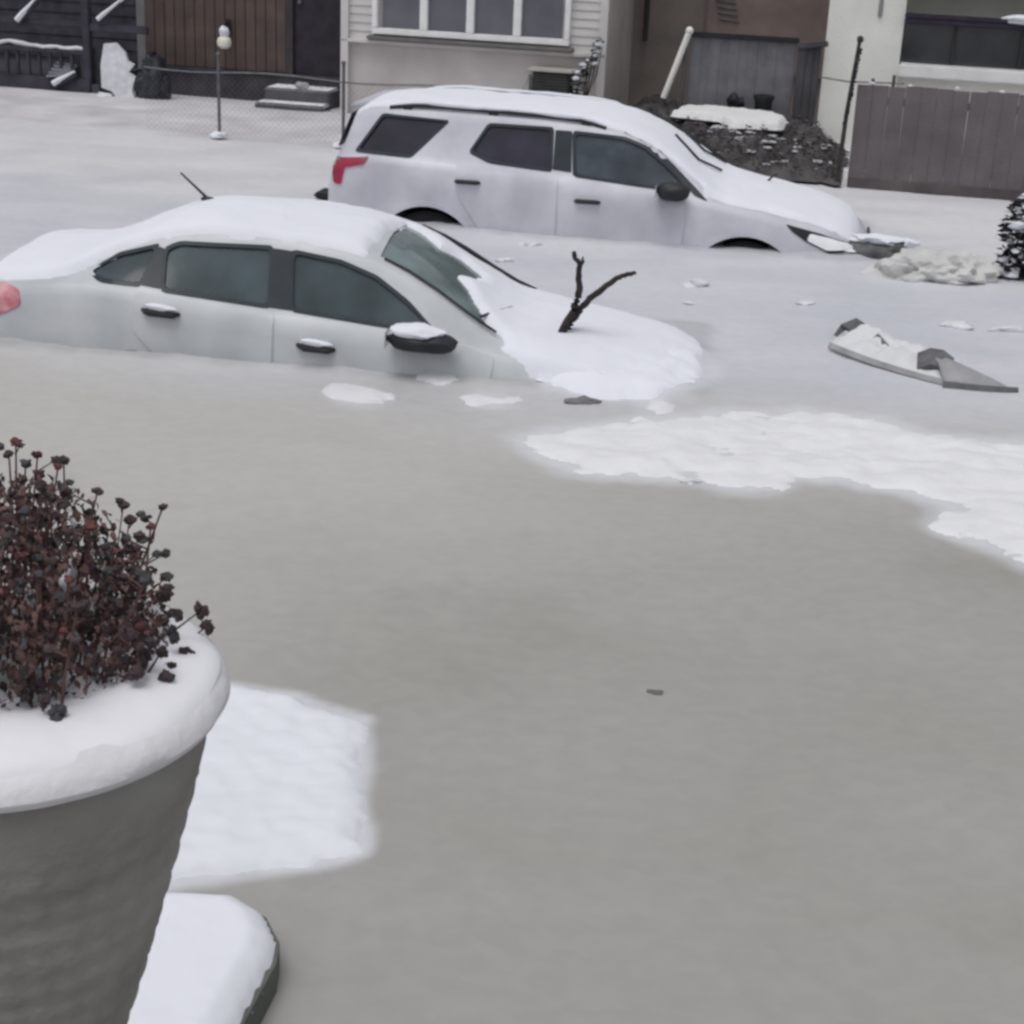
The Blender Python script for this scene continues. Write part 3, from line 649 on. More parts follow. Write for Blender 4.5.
# beige ice mound + dark slab
mb = MB(); mb.blob((0,0,.0), 1, (.46,.27,.20), 21, 5, .30, freq=2.0); mb.blob((-.34,.0,-.02), 1, (.27,.20,.15), 22, 4, .32, freq=2.2); mb.blob((.14,-.06,.07), 1, (.27,.2,.16), 23, 4, .32, freq=2.2); mb.blob((.34,.1,-.02), 1, (.20,.18,.12), 24, 4, .32, freq=2.2)
o = obj('ice_mound', mb, mat('dirty_ice',(0.560,0.560,0.549),.7,.1,4,.6,14,col2=(0.426,0.426,0.431),fac2=.42)); o.location = (3.5,13.85,0); tag(o, 'beige grey mound of dirty ice right of the big car nose', 'ice')
e = empty('broken_bumper_piece', (3.14,14.55,0), (0,0,-.2), 'dark broken plastic lump with snow on top, frozen in at the big car nose', 'debris')
mb = MB(); mb.blob((0,0,.03), 1, (.30,.12,.15), 31, 4, .3, freq=1.7); obj('plastic_shell', mb, mat('dirty_dark',(.11,.11,.115),.6,.3,9,.3), e)
mb = MB(); mb.blob((-.03,.02,.155), 1, (.26,.12,.05), 33, 3, .3); obj('snow_cover', mb, SNOW, e); mb = MB(); mb.blob((-.27,-.02,.06), 1, (.10,.10,.05), 34, 3, .3); obj('snow_cover', mb, SNOW, e)

# broken panel (curved strip of bodywork with snow in its hollow)
e = empty('broken_car_panel', (2.7,10.95,0), (0,0,0), 'long broken piece of car bodywork lying on the ice, snow in its hollow', 'debris')
def ribbon(path, wid, th, m, parent, name, up=(0,0,1), n=10):
    mb = MB(); P = [Vector(p) for p in path]; k = len(P); vs = []
    for i, p in enumerate(P):
        t = (P[min(i+1,k-1)]-P[max(i-1,0)]).normalized(); w = Vector(wid[i] if isinstance(wid[0], (tuple,list)) else wid)
        nn = t.cross(w).normalized()*th*.5
        for q in (p-w*.5-nn, p+w*.5-nn, p+w*.5+nn, p-w*.5+nn): vs.append(q)
    fs = [(i*4+j, i*4+(j+1)%4, (i+1)*4+(j+1)%4, (i+1)*4+j) for i in range(k-1) for j in range(4)]+[(3,2,1,0),tuple((k-1)*4+j for j in range(4))]
    mb.add(vs, fs); return obj(name, mb, m, parent)
DKP = mat('dark_grey_plastic', (.11,.11,.12), .45, .3, 9, .1)
GRP = mat('scuffed_grey_panel', (.27,.27,.285), .5, .2, 6, .15)
# local frame: origin (2.7,10.95)
ribbon([(-.54,.28,.04),(-.44,.12,.035),(-.30,-.06,.025),(-.14,-.22,.015),(.0,-.36,.012),(.12,-.46,.012)], (.02,.03,.028), .02, GRP, e, 'lower_edge')
ribbon([(-.42,.62,.04),(-.33,.72,.10),(-.27,.55,.09),(-.20,.35,.07),(-.13,.12,.03)], [(.05,.06,.02),(.12,.08,.03),(.08,.05,.06),(.06,.04,.06),(.04,.02,.04)], .03, DKP, e, 'bracket')
ribbon([(.0,-.10,.05),(.07,-.15,.10),(.14,-.19,.10),(.20,-.24,.06)], (.04,.20,.06), .03, DKP, e, 'bracket')
mb = MB()
pts = [(.14,-.50),(.34,-.20),(.50,-.28),(.66,-.44),(.80,-.56)]
vs = []; fs = []; n1 = 14; n2 = 6
for i in range(n1):
    u = i/(n1-1); x = .09+u*.44
    yf = -.50-.06*u; yb = -.12-.40*u**1.1-.02; hh = .13*(1-u)**.8*(1 if u > .08 else .8)
    for j in range(n2):
        v = j/(n2-1); vs.append((x, yf+(yb-yf)*v, .012+hh*math.sin(v*math.pi*.62)))
for i in range(n1-1):
    for j in range(n2-1): fs.append((i*n2+j,(i+1)*n2+j,(i+1)*n2+j+1,i*n2+j+1))
mb.add(vs, fs); o = obj('wedge_panel', mb, GRP, e, True); md = o.modifiers.new('t','SOLIDIFY'); md.thickness = .02
ribbon([(.08,-.50,.01),(.25,-.545,.006),(.38,-.56,.008),(.56,-.545,.012)], [(0,.02,.05),(0,.02,.06),(0,.02,.05),(0,.02,.02)], .03, DKP, e, 'lower_edge')
def pm(x, y):
    poly = [(-.53,.26),(-.40,.74),(-.20,.88),(.05,.5),(.24,.12),(.30,-.12),(.12,-.40),(-.10,-.20),(-.32,-.02)]
    d = sdist((x,y), poly)+.04*fbm(x*5,y*5,2); return -1 if d <= 0 else .10*min(1,d/.16)**.8*(.75+.9*fbm(x*3.2,y*3.2,5))
height_sheet('snow_cover', -.7,.45,-.6,1.05,.02, pm, lambda x, y: .004, mat('panel_snow',(.60,.61,.635),.8,.04,4,.3,20), e)

# ------------------------------------------------------------------ branches on the hood
def branch(paths, label, name='branch', group=None, k=1):
    mb = MB(); paths = [([(p[0]*k, p[1]*k, 2.95-(2.95-p[2])*k) for p in pts], r_) for pts, r_ in paths]
    for pts, rad in paths:
        P = [Vector(p) for p in pts]; Q = []; rr = []
        for i in range(len(P)-1):
            for j in range(6):
                t = j/6; q = P[i].lerp(P[i+1], t); k = i*6+j
                q += Vector((fbm(k*.35,1,pts[0][0]), fbm(k*.35,5,pts[0][0]), fbm(k*.35,9,pts[0][0])))*.012; Q.append(q)
                u = (i+t)/(len(P)-1); rr.append(rad*(1-.55*u)*(1+.18*fbm(k*.8,3,2)))
        Q.append(P[-1]); rr.append(rad*.35); mb.tube(Q, rr, 8)
    return tag(obj(name, mb, BARK), label, 'branch', group)
branch([([(.262,10.98,.06),(.277,11.0,.105),(.363,11.0,.284),(.385,11.0,.42),(.373,11.0,.574),(.334,11.0,.665)], .032), ([(.37,11.0,.56),(.39,10.97,.60),(.395,10.96,.64)], .014)], 'dark upright bent branch standing in the snow on the sedan hood', group='branches on the sedan hood', k=.962)
branch([([(.30,11.02,.08),(.375,11.02,.24),(.461,11.02,.345),(.616,11.03,.476),(.70,11.04,.515),(.765,11.05,.524)], .028), ([(.375,11.02,.20),(.35,11.0,.26),(.34,10.99,.31)], .018)], 'dark branch leaning right from the snow on the sedan hood', group='branches on the sedan hood', k=.966)
def c2w(root, p): return root.matrix_world @ Vector(p)
bpy.context.view_layer.update()
a, b_, c_ = [tuple(c2w(suv, p)) for p in ((1.466,.3,1.06),(1.526,.3,1.162),(1.612,.3,1.227))]
branch([([a, b_, c_], .016)], 'short dark twig stuck in snow on the big car hood')

# ------------------------------------------------------------------ far side of the street
def SW(s, t, z=0):
    return Vector((s*math.cos(PSI)-t*math.sin(PSI), 18.9+s*math.sin(PSI)+t*math.cos(PSI), z))
def place(name, s, t, z, label, cat, group=None, rz=0): return empty(name, SW(s, t, z), (0,0,PSI+rz), label, cat, group)

CREAM = mat('cream_siding', (0.578,0.562,0.555), .8, .08, 2.5, .2, 30)
BEIGE = mat('beige_stucco', (0.504,0.472,0.464), .85, .10, 2, .3, 40)
WHITE = mat('white_trim', (0.775,0.775,0.787), .6, .06, 6, .1)
BROWN = mat('brown_boards', (0.113,0.084,0.072), .85, .3, 3, .3, 30, col2=(0.070,0.055,0.052), fac2=.5)
CHAR = mat('charcoal_wood', (0.030,0.028,0.039), .85, .4, 5, .4, 30, col2=(0.060,0.057,0.075), fac2=.55)
DOOR = mat('dark_door', (0.027,0.022,0.033), .6, .3, 5, .1)
GREYBR = mat('grey_brown_wall', (0.203,0.180,0.165), .85, .2, 2.5, .3, 20, col2=(0.262,0.217,0.203), fac2=.5)
METAL = mat('galvanised', (.13,.135,.145), .5, .2, 9, .1, metal=.5)
GREYB = mat('grey_board', (0.162,0.160,0.177), .85, .2, 4, .3, 30)
ROOFM = mat('shingles', (.06,.058,.06), .9, .3, 12, .5, 40, snow=.5)

def clap(mb, x0, x1, z0, z1, y, pitch=.11, lap=.016, holes=()):
    """clapboard face built as overlapping boards; holes: (x0,x1,z0,z1)"""
    z = z0
    while z < z1-.01:
        zz = min(z+pitch, z1); spans = [(x0, x1)]
        for hx0, hx1, hz0, hz1 in holes:
            if zz > hz0+.005 and z < hz1-.005:
                ns = []
                for a, b in spans:
                    if hx0 > a: ns.append((a, min(b, hx0)))
                    if hx1 < b: ns.append((max(a, hx1), b))
                spans = [q for q in ns if q[1]-q[0] > .01]
        for a, b in spans:
            mb.add([(a,y-lap,z),(b,y-lap,z),(b,y-.003,zz),(a,y-.003,zz),(a,y+.03,z),(b,y+.03,z),(b,y+.03,zz),(a,y+.03,zz)],
                   [(0,1,2,3),(0,4,5,1),(3,2,6,7),(0,3,7,4),(1,5,6,2),(4,7,6,5)])
        z += pitch

def roof(parent, x0, x1, y0, y1, z, h, m=ROOFM):
    mb = MB(); ov = .35; ym = (y0+y1)/2
    mb.add([(x0-ov,y0-ov,z),(x1+ov,y0-ov,z),(x1+ov,y1+ov,z),(x0-ov,y1+ov,z),(x0-ov,ym,z+h),(x1+ov,ym,z+h),(x0-ov,y0-ov,z-.12),(x1+ov,y0-ov,z-.12),(x1+ov,y1+ov,z-.12),(x0-ov,y1+ov,z-.12)],
           [(0,1,5,4),(2,3,4,5),(0,4,3,9,6),(1,7,8,2,5),(6,7,1,0),(8,9,3,2),(6,9,8,7)])
    return obj('roof', mb, m, parent, False)

# --- cream and beige house with the four-pane window (origin at its left front corner)
H1 = place('beige_house', -3.08, 2.8, 0, 'cream and beige house with a wide four-pane white window above the big car', 'house', 'houses behind the fence')
w = 3.46; D = 7.0; HH = 5.2
WX0, WX1, WZ0, WZ1 = .48, 2.93, 1.15, 2.40
mb = MB(); mb.box((w/2,.06+D/2,-.3+(HH+.3)/2),(w,D,HH+.3))       # core
obj('wall', mb, BEIGE, H1, False)
bpy.data.objects[-1] if False else None
mb = MB(); clap(mb, 0, w, .99, HH, .045, .105, .018, [(WX0-.07,WX1+.07,WZ0-.09,WZ1+.07)])
mb.box((.035,.015,2.5),(.10,.09,5.0)); mb.box((w-.035,.015,2.5),(.10,.09,5.0)); obj('siding', mb, CREAM, H1, False)
mb = MB(); mb.box((w/2,.02,1.0-.03),(w+.04,.10,.05),None,.01); obj('ledge', mb, CREAM, H1)
wf = MB()
for z in (WZ0-.04, WZ1+.035): wf.box(((WX0+WX1)/2,-.0,z),(WX1-WX0+.14,.11,.075),None,.008)
for x in (WX0-.035, WX1+.035): wf.box((x,-.0,(WZ0+WZ1)/2),(.07,.11,WZ1-WZ0+.0),None,.008)
pw = (WX1-WX0)/4
for i in (1,2,3): wf.box((WX0+pw*i,.0,(WZ0+WZ1)/2),(.10,.10,WZ1-WZ0),None,.008)
wo = obj('window', wf, WHITE, H1)
for i in range(4):
    g = MB(); g.box((WX0+pw*(i+.5),.035,(WZ0+WZ1)/2),(pw-.095,.01,WZ1-WZ0)); pn = obj('pane', g, mat('dusky_pane',(.14,.145,.17),.12,.1,2,0,spec=.6,col2=(.095,.095,.12),fac2=.5), wo, False)
mb = MB(); mb.box(((WX0+WX1)/2,-.03,WZ0-.125),(WX1-WX0+.26,.15,.05),None,.012); obj('window_sill', mb, mat('sill_shadow',(.16,.155,.15),.7), wo)  # dark sill colour stands in for the shadow line under the window
roof(H1, 0, w, .06, D, HH, 1.7)
ac = place('air_conditioner', -.30, 2.58, .62, 'dark box air conditioner with pale slanted frame jutting from the cream house', 'air conditioner')
mb = MB(); mb.box((.05,.04,0),(.50,.36,.30),None,.02); obj('housing', mb, mat('ac_dark',(.035,.033,.032),.6,.3,9), ac)
mb = MB(); mb.box((.05,.02,.165),(.58,.42,.025),None,.008); mb.box((-.24,-.13,.02),(.03,.03,.34),Matrix.Rotation(R(28),3,'Y'),.006); mb.box((.05,-.15,-.16),(.56,.03,.03),None,.006); obj('frame', mb, mat('pale_grey_metal',(0.396,0.384,0.360),.6), ac)
mb = MB()
for i in range(7): mb.box((.05,-.145,-.11+i*.037),(.44,.01,.012))
obj('grille', mb, mat('ac_grille',(.07,.068,.065),.6), ac)

# snowy climbing shrub at the corner of the cream house
def leafy(name, loc, shape, n, size, m, label, cat, stems=5, seed=1, snowm=None, snowfrac=.3, group=None):
    """shrub: stems + many small leaf faces + snow clots; shape(random)->point"""
    rd = random.Random(seed); r = empty(name, loc, (0,0,PSI), label, cat, group)
    mb = MB()
    for i in range(stems):
        p = Vector(shape(rd)); b = Vector((p.x*.25+rd.uniform(-.03,.03), p.y*.25, -.05)); mid = b.lerp(p,.5)+Vector((rd.uniform(-.05,.05),rd.uniform(-.05,.05),.03)); mb.tube([b,mid,p],[.012,.009,.004],5)
    obj('stems', mb, BARK, r)
    a = MB(); s_ = MB()
    for i in range(n):
        p = Vector(shape(rd)); q = Matrix.Rotation(rd.uniform(0,6.28),3,'Z') @ Matrix.Rotation(rd.uniform(-1,1),3,'X')
        k = size*rd.uniform(.6,1.4); vs = [p+q@Vector(v)*k for v in ((-.5,0,0),(0,-.28,.06),(.5,0,0),(0,.28,.06))]; a.add(vs, [(0,1,2,3)])
        if rd.random() < snowfrac: s_.blob(p+Vector((0,0,size*.3)), size*rd.uniform(.35,.9), (1,.8,.5), i, 1, .3)
    obj('leaves', a, m, r, False); obj('snow_cover', s_, snowm or SNOW, r)
    return r
LEAFD = mat('dark_leaf', (.035,.045,.035), .7, .4, 9, 0)
leafy('climbing_plant', SW(.15,2.55,.45), lambda r: (lambda u: (-.12+u*.32+r.uniform(-.07,.07), r.uniform(-.07,.07), u*.72+r.uniform(-.05,.05)))(r.random()), 230, .07, LEAFD, 'dark climbing plant dotted with snow at the right corner of the cream house', 'plant', 6, 3, snowfrac=.10)

# --- brown house left of it (recessed, dark door)
H2 = place('brown_house', -6.15, 3.5, 0, 'dark brown boarded house with a darker doorway, left of the cream house', 'house', 'houses behind the fence')
w = 3.0
mb = MB(); mb.box((w/2,.05+3.5,2.35),(w,7,5.3)); obj('wall', mb, BROWN, H2, False)
mb = MB()
for i in range(14):
    x = .02+i*.146
    mb.box((x+.07,.03,2.66),(.138,.05,4.5),None,.006)
obj('boards', mb, BROWN, H2, False)
mb = MB(); mb.box((1.45,.02,.14),(2.9,.09,.46),None,.01); mb.box((1.45,-.0,.385),(2.9,.12,.04),None,.01); obj('skirting', mb, mat('slate_skirt',(0.053,0.048,0.056),.8,.3,4), H2)
mb = MB(); mb.box((2.55,.035,1.75),(.76,.05,2.7),None,.01); dr = obj('door', mb, DOOR, H2)
mb = MB(); mb.blob((2.26,-.02,1.35),.035,(1,1,1),1,2,0); obj('door_handle', mb, METAL, dr)
mb = MB()
for x in (2.12,2.985): mb.box((x,.01,1.75),(.10,.10,2.8),None,.01)
obj('door_frame', mb, mat('door_frame',(.05,.043,.045),.7,.2), H2)
roof(H2, 0, w-.05, .05, 7, 5.0, 1.5)
lt = place('wall_lantern', -4.90, 3.36, .83, 'small round white lantern capped with snow on the brown house wall', 'lamp')
mb = MB(); mb.lathe([(0,-.13),(.05,-.125),(.092,-.09),(.10,-.04),(.085,.01),(.05,.035),(0,.04)], (0,-.06,0), 20); obj('globe', mb, mat('milky_globe',(.72,.70,.64),.4,.1,9,.1), lt)
mb = MB(); mb.blob((0,-.06,.09),.07,(1,1,1.1),2,3,.12); obj('snow_cover', mb, SNOW, lt)
mb = MB(); mb.tube([(0,-.06,.17),(0,-.03,.21),(0,.08,.19)],.012,6); mb.box((0,.09,.15),(.09,.02,.2),None,.006); obj('bracket', mb, BLACK, lt)
st = place('entry_steps', -3.78, 3.0, 0, 'low snow-dusted steps in front of the dark doorway of the brown house', 'steps')
mb = MB(); mb.box((0,.25,.12),(.9,.48,.30),None,.02); mb.box((0,-.15,.03),(.95,.32,.16),None,.02); obj('treads', mb, mat('step_concrete',(.09,.09,.10),.8,.2,5,.3,snow=.12), st)
mb = MB(); mb.blob((.05,.10,.315),.09,(1,.7,.5),3,2,.3); obj('snow_cover', mb, mat('grey_snow',(.35,.35,.38),.8), st)

# --- dark wooden porch, far left
DKH = place('dark_house', -12.5, 4.7, 0, 'charcoal house wall behind the dark wooden porch at the far left', 'house', 'houses behind the fence')
mb = MB(); mb.box((3.1,3.05,2.35),(6.2,6,5.3)); obj('wall', mb, CHAR, DKH, False)
mb = MB(); clap(mb, 0, 6.2, -.2, 4.9, .045, .16, .02, []); obj('siding', mb, CHAR, DKH, False)
mb = MB(); mb.box((5.95,.0,1.5),(.42,.12,3.0),None,.01); obj('grey_panel', mb, mat('pale_grey_panel',(.22,.22,.235),.8,.12), DKH)
roof(DKH, 0, 6.2, .05, 6, 5.0, 1.5)
P = place('wooden_porch', -6.75, 3.0, 0, 'dark wooden porch with snow lying on its rails and braces, far left', 'porch')
mb = MB(); mb.box((.0,0,1.5),(.11,.11,3.6),None,.01); obj('post', mb, CHAR, P)
mb = MB(); mb.box((-2.6,0,1.5),(.11,.11,3.6),None,.01); obj('post', mb, CHAR, P)
mb = MB(); mb.box((-1.3,.9,.15),(2.7,1.9,.10),None,.01); mb.box((-1.3,-.06,.04),(2.7,.04,.34),None,.01); obj('deck', mb, CHAR, P)
mb = MB(); mb.box((-1.3,0,.56),(2.55,.07,.07),None,.01); mb.box((-1.3,.0,.92),(2.55,.07,.07),None,.01); mb.box((.46,0,.90),(.85,.08,.10),None,.01); obj('rail', mb, CHAR, P)
mb = MB()
for i in range(16): mb.box((-2.48+i*.16,0,.38),(.04,.04,.34))
obj('baluster', mb, CHAR, P)
mb = MB(); pts = [(-1.55+i*.1,-.01,.605+.012*math.sin(i*1.9)+(.035 if 2 < i < 7 else 0)) for i in range(16)]; mb.tube(pts, [.022+.012*abs(math.sin(i*2.3)) for i in range(16)], 6); obj('snow_cover', mb, SNOW_DULL, P)
def brace(x0, z0, x1, z1, y=-.05, r=.035, r2=.02):
    a = Vector((x0,y,z0)); b = Vector((x1,y,z1)); d = (b-a).normalized()
    mb = MB(); mb.tube([a,b], r, 6); br = obj('brace', mb, CHAR, P)
    mb = MB(); off = Vector((0,-.02,.032)); mb.tube([a+off, a.lerp(b,.25)+off*1.15, a.lerp(b,.6)+off, b+off], [r*1.0,r*.95,r*.7,r2], 6); obj('snow_cover', mb, SNOW, br)
brace(.20,.98,.53,1.24); brace(-.98,.90,-.66,1.22,-.05,.045); brace(-.46,.10,-.14,.28,-.12,.045); brace(.53,1.24,1.0,1.62)
mb = MB(); mb.box((.06,.12,.22),(.62,.05,.80),None,.01); mb.box((-.28,-.02,-.02),(.9,.05,.34),None,.01); obj('skirt_board', mb, mat('slate_board',(0.072,0.069,0.086),.8,.25,4,.3), P)
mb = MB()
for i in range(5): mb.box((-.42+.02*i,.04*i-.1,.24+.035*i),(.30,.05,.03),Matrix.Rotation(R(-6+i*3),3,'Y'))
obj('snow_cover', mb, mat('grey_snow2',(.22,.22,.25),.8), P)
bp = place('broken_sheet', -6.26, 2.72, 0, 'jagged pale sheet plastered with snow leaning against the dark porch', 'panel')
J = [(-.22,.70),(-.05,.72),(.10,.60),(.14,.50),(.24,.46),(.17,.36),(.27,.30),(.24,.12),(.31,-.02),(.28,-.07),(.08,-.02),(-.05,.10),(-.20,.14),(-.24,.42)]
mb = MB(); n = len(J); mb.add([(x,z*.30,z) for x,z in J]+[(x,z*.30+.05,z) for x,z in J],[tuple(range(n)),tuple(range(n,2*n))[::-1]]+[(i,(i+1)%n,n+(i+1)%n,n+i) for i in range(n)]); obj('sheet', mb, mat('snow_plaster',(0.552,0.558,0.600),.85,.12,9,.6,22), bp, False)
mb = MB(); mb.blob((-.12,-.05,.02),.10,(1,.8,.7),3,2,.3); obj('snow_cover', mb, SNOW_DULL, bp); mb = MB(); mb.blob((.42,.0,-.02),.12,(1.1,.8,.55),5,2,.3); obj('snow_cover', mb, SNOW_DULL, bp)
# dark clutter right of it
cl = place('garbage_bag', -5.75, 2.85, 0, 'black bulging bag with frost, between the pale sheet and brown house', 'bag')
mb = MB(); mb.blob((0,0,.22),1,(.22,.2,.34),6,4,.25,freq=2); mb.lathe([(.03,0),(.02,.06),(.07,.13),(0,.13)],(0,0,.52),10); obj('sack', mb, mat('black_bag',(.03,.03,.042),.35,.4,8,.4,18), cl)

# --- recessed facade between the cream house and the pillar
H3 = place('grey_brown_house', .30, 5.2, 0, 'recessed grey brown house front in the gap right of the cream house', 'house', 'houses behind the fence')
mb = MB(); mb.box((1.7,3.05,2.35),(3.6,6,5.3)); obj('wall', mb, GREYBR, H3, False)
mb = MB(); mb.box((1.95,-.0,1.2),(1.7,.08,1.15),None,.02); obj('door', mb, mat('brownish_pink',(0.238,0.189,0.175),.8,.15,3), H3)
mb = MB(); mb.tube([(-.05,-.1,-.2),(-.05,-.1,4.6)],.05,8); mb.tube([(.28,-.06,1.0),(.28,-.06,4.6)],.035,8); obj('downpipe', mb, mat('dark_pipe',(.04,.036,.036),.6), H3)
mb = MB()
for i in range(7): mb.box((1.42-.02*i,-.05,1.35+i*.08),(.28,.04,.02),Matrix.Rotation(R(6),3,'Y'))
obj('shutter', mb, GREYB, H3)
roof(H3, -.1, 3.5, .05, 6, 5.0, 1.5)
hr = place('white_handrail', 1.28, 2.9, .5, 'slanting white handrail with snow, left of the grey wooden bin', 'handrail')
mb = MB(); mb.tube([(-.13,0,.0),(.13,0,.82)],.040,10); mb.blob((.135,0,.84),.052,(1,1,1),1,2,.1); obj('rail', mb, mat('white_rail',(0.792,0.792,0.744),.6,.06), hr)
mb = MB(); mb.tube([(-.13,.05,-.7),(-.13,.05,.02)],.03,8); mb.tube([(.10,.05,-.7),(.10,.05,.75)],.022,8); obj('post', mb, mat('grey_post',(.10,.10,.105),.7), hr)
gb = place('board_gate', 1.45, 3.02, 0, 'tall dark grey board enclosure with black top rail behind the snowy table', 'gate')
mb = MB()
for i in range(11): mb.box((.06+i*.118,.008*(i%2),.55),(.125,.03,1.44),None,.004)
obj('boards', mb, GREYB, gb, False)
mb = MB(); mb.box((.65,-.02,1.295),(1.36,.07,.06),None,.01); obj('top_rail', mb, BLACK, gb)
mb = MB()
for i in range(3): mb.box((1.38+i*.09,-.10+.02*i,.52),(.10,.03,1.44+.05*i),None,.006)
mb.box((1.50,-.12,1.26),(.38,.05,.07),Matrix.Rotation(R(-8),3,'Y'),.01); obj('side_boards', mb, mat('dark_side_board',(0.070,0.069,0.077),.8,.2,4,.3), gb, False)
mb = MB(); mb.blob((.62,-.14,.50),.10,(1,1,1),2,3,.3); obj('knob', mb, BLACK, gb)
pp = place('plant_pot', 2.42, 2.80, .46, 'small dark pot standing behind the snow-covered table', 'pot')
mb = MB(); mb.lathe([(.06,-.5),(.09,-.2),(.11,.10),(.13,.13),(.13,.17),(.09,.17),(.08,.12),(0,.12)],n=20); obj('pot', mb, BLACK, pp)
# snowy table
tb = place('garden_table', 1.98, 2.05, 0, 'low dark garden table under a thick sheet of snow, behind the big car', 'table')
TP = [(-.62,.58),(-.45,1.15),(.05,1.2),(.50,1.0),(.72,.55),(.72,-.20),(.22,-.28),(.08,.28)]
TP = [(-.60,-.05),(-.50,.50),(.0,.60),(.52,.52),(.74,.15),(.72,-.62),(.20,-.70),(.02,-.22)]
mb = MB(); mb.prism(TP, .36, .40); obj('tabletop', mb, BLACK, tb, False)
for x, y in ((-.48,.05),(-.4,.42),(.6,.3),(.6,-.5),(.26,-.55)):
    mb = MB(); mb.tube([(x,y,-.3),(x,y,.36)],.025,8); obj('leg', mb, BLACK, tb)
def tm(x, y):
    d = sdist((x,y), inflate(TP,.03))+.02*fbm(x*5,y*5,2); return -1 if d <= 0 else .085*min(1,d/.05)**.5*(.9+.3*fbm(x*3,y*3,5))
height_sheet('snow_cover', -.75,.9,-.85,.75,.025, tm, lambda x, y: .401, mat('table_snow',(0.660,0.660,0.671),.85,.03,3,.3,22), tb)

# dark soil + debris heap behind the SUV
def in_ground(x, y):
    return 0
def dm(x, y):
    d = sdist((x,y), [(.9,.15),(2.0,-.05),(3.45,-.05),(3.5,2.6),(2.6,4.6),(.4,4.8),(.2,2.6),(.55,1.0)])+.12*fbm(x*2,y*2,2); return -1 if d <= 0 else .20*min(1,d/.5)**.7*(1+.9*fbm(x*2.2,y*2.2,5)+.3*fbm(x*9,y*9,5))
hd = height_sheet('brush_heap', -.2,4.0,-.5,5.2,.05, dm, lambda x, y: .06, mat('wet_brush',(.042,.039,.040),.85,.3,5,.8,14,col2=(.085,.08,.083),fac2=.56), None)
hd.location = SW(0,0,0); hd.rotation_euler.z = PSI
tag(hd, 'dark heap of wet brush and litter flecked with snow between big car and board fence', 'brush', kind='stuff')
rd = random.Random(12); lb = MB()
for i in range(5200):
    s_, t_ = rd.uniform(.5,3.5), rd.uniform(0,3.2); h0 = dm(s_,t_)
    if h0 <= 0: continue
    p = Vector((s_,t_,.06+h0+rd.uniform(-.01,.09)*(.5+max(0,fbm(s_*2,t_*2,8))))); q = Matrix.Rotation(rd.uniform(0,6.28),3,'Z')@Matrix.Rotation(rd.uniform(-1.3,1.3),3,'X'); k = rd.uniform(.02,.055)
    lb.add([p+q@Vector(v)*k for v in ((-.6,0,0),(0,-.22,.08),(.6,0,0),(0,.22,.08))], [(0,1,2,3)], rd.choice((0,0,0,1)))
o = obj('dead_leaves', lb, [mat('black_leaf',(.030,.027,.028),.8,.3), mat('rimed_leaf',(.17,.165,.175),.85,.2)], None, False, False); o.location = SW(0,0,0); o.rotation_euler.z = PSI; tag(o, 'mat of dark dead leaves matted over the brush heap', 'leaves', kind='stuff')
rd = random.Random(11); mb = MB(); ms = MB()
for i in range(420):
    s = rd.uniform(.9,3.4); t = rd.uniform(.1,2.4); z = .10+max(0,dm(s,t))*.9; a = rd.uniform(0,3.14); l = rd.uniform(.05,.22)
    v = Vector((math.cos(a)*l, math.sin(a)*l, rd.uniform(-.02,.08))); p = Vector((s,t,z)); mb.tube([p-v*.5, p+Vector((0,0,.02)), p+v*.5],[.005,.006,.003],4)
for i in range(44):
    s = rd.triangular(1.3,3.4,3.0); t = rd.uniform(.1,1.7); z = .06+max(0,dm(s,t)); ms.blob((s,t,z+.01), rd.uniform(.012,.05), (1.5,1,.35), i, 2, .4)
for s, t, r_ in ((1.55,1.2,.13),(2.1,1.15,.10),(2.2,1.6,.08),(1.95,1.7,.07),(2.35,.75,.07)): ms.blob((s,t,.10+max(0,dm(s,t))), r_, (1.5,1,.5), s, 3, .4)
o = obj('fallen_twigs', mb, BARK, None); o.location = SW(0,0,0); o.rotation_euler.z = PSI; tag(o, 'tangle of small dark twigs strewn over the brush heap', 'twigs', kind='stuff')
o = obj('snow_flecks', ms, mat('fleck_snow',(.42,.42,.45),.85,.15), None); o.location = SW(0,0,0); o.rotation_euler.z = PSI; tag(o, 'scattered clots of old snow lying on the brush heap', 'snow', kind='stuff')

# --- pale pillar house at right with dark window
H4 = place('pale_house', 3.10, 3.0, 0, 'pale grey house with a long dark window behind the board fence', 'house', 'houses behind the fence')
PALE = mat('pale_render', (0.750,0.750,0.712), .85, .08, 1.8, .3, 30)
mb = MB(); mb.box((.46,3.5,2.35),(.92,7,5.3)); mb.box((.92+2.6,3.55,.35),(5.2,6.9,1.18)); mb.box((.92+2.6,3.55,3.55),(5.2,6.9,2.9)); mb.box((.92+2.6,4.2,1.5),(5.2,5.4,1.3)); obj('wall', mb, PALE, H4, False)
mb = MB(); mb.box((.92+2.6,.14,1.36),(5.2,.03,.50)); wn = obj('window', mb, mat('dark_strip_glass',(0.042,0.046,0.053),.15,.4,2,0,spec=.6,col2=(0.098,0.101,0.112),fac2=.62), H4, False)
for x in (1.55,2.35,3.15,3.95,4.75):
    mb = MB(); mb.box((x,.10,1.36),(.035,.05,.5)); obj('mullion', mb, mat('dark_mullion',(.06,.06,.065),.6), wn)
mb = MB(); mb.box((.92+2.6,-.06,1.03),(5.2,.26,.16),None,.02); obj('window_sill', mb, mat('snowy_ledge',(0.720,0.720,0.720),.8,.06,4,.2), wn)
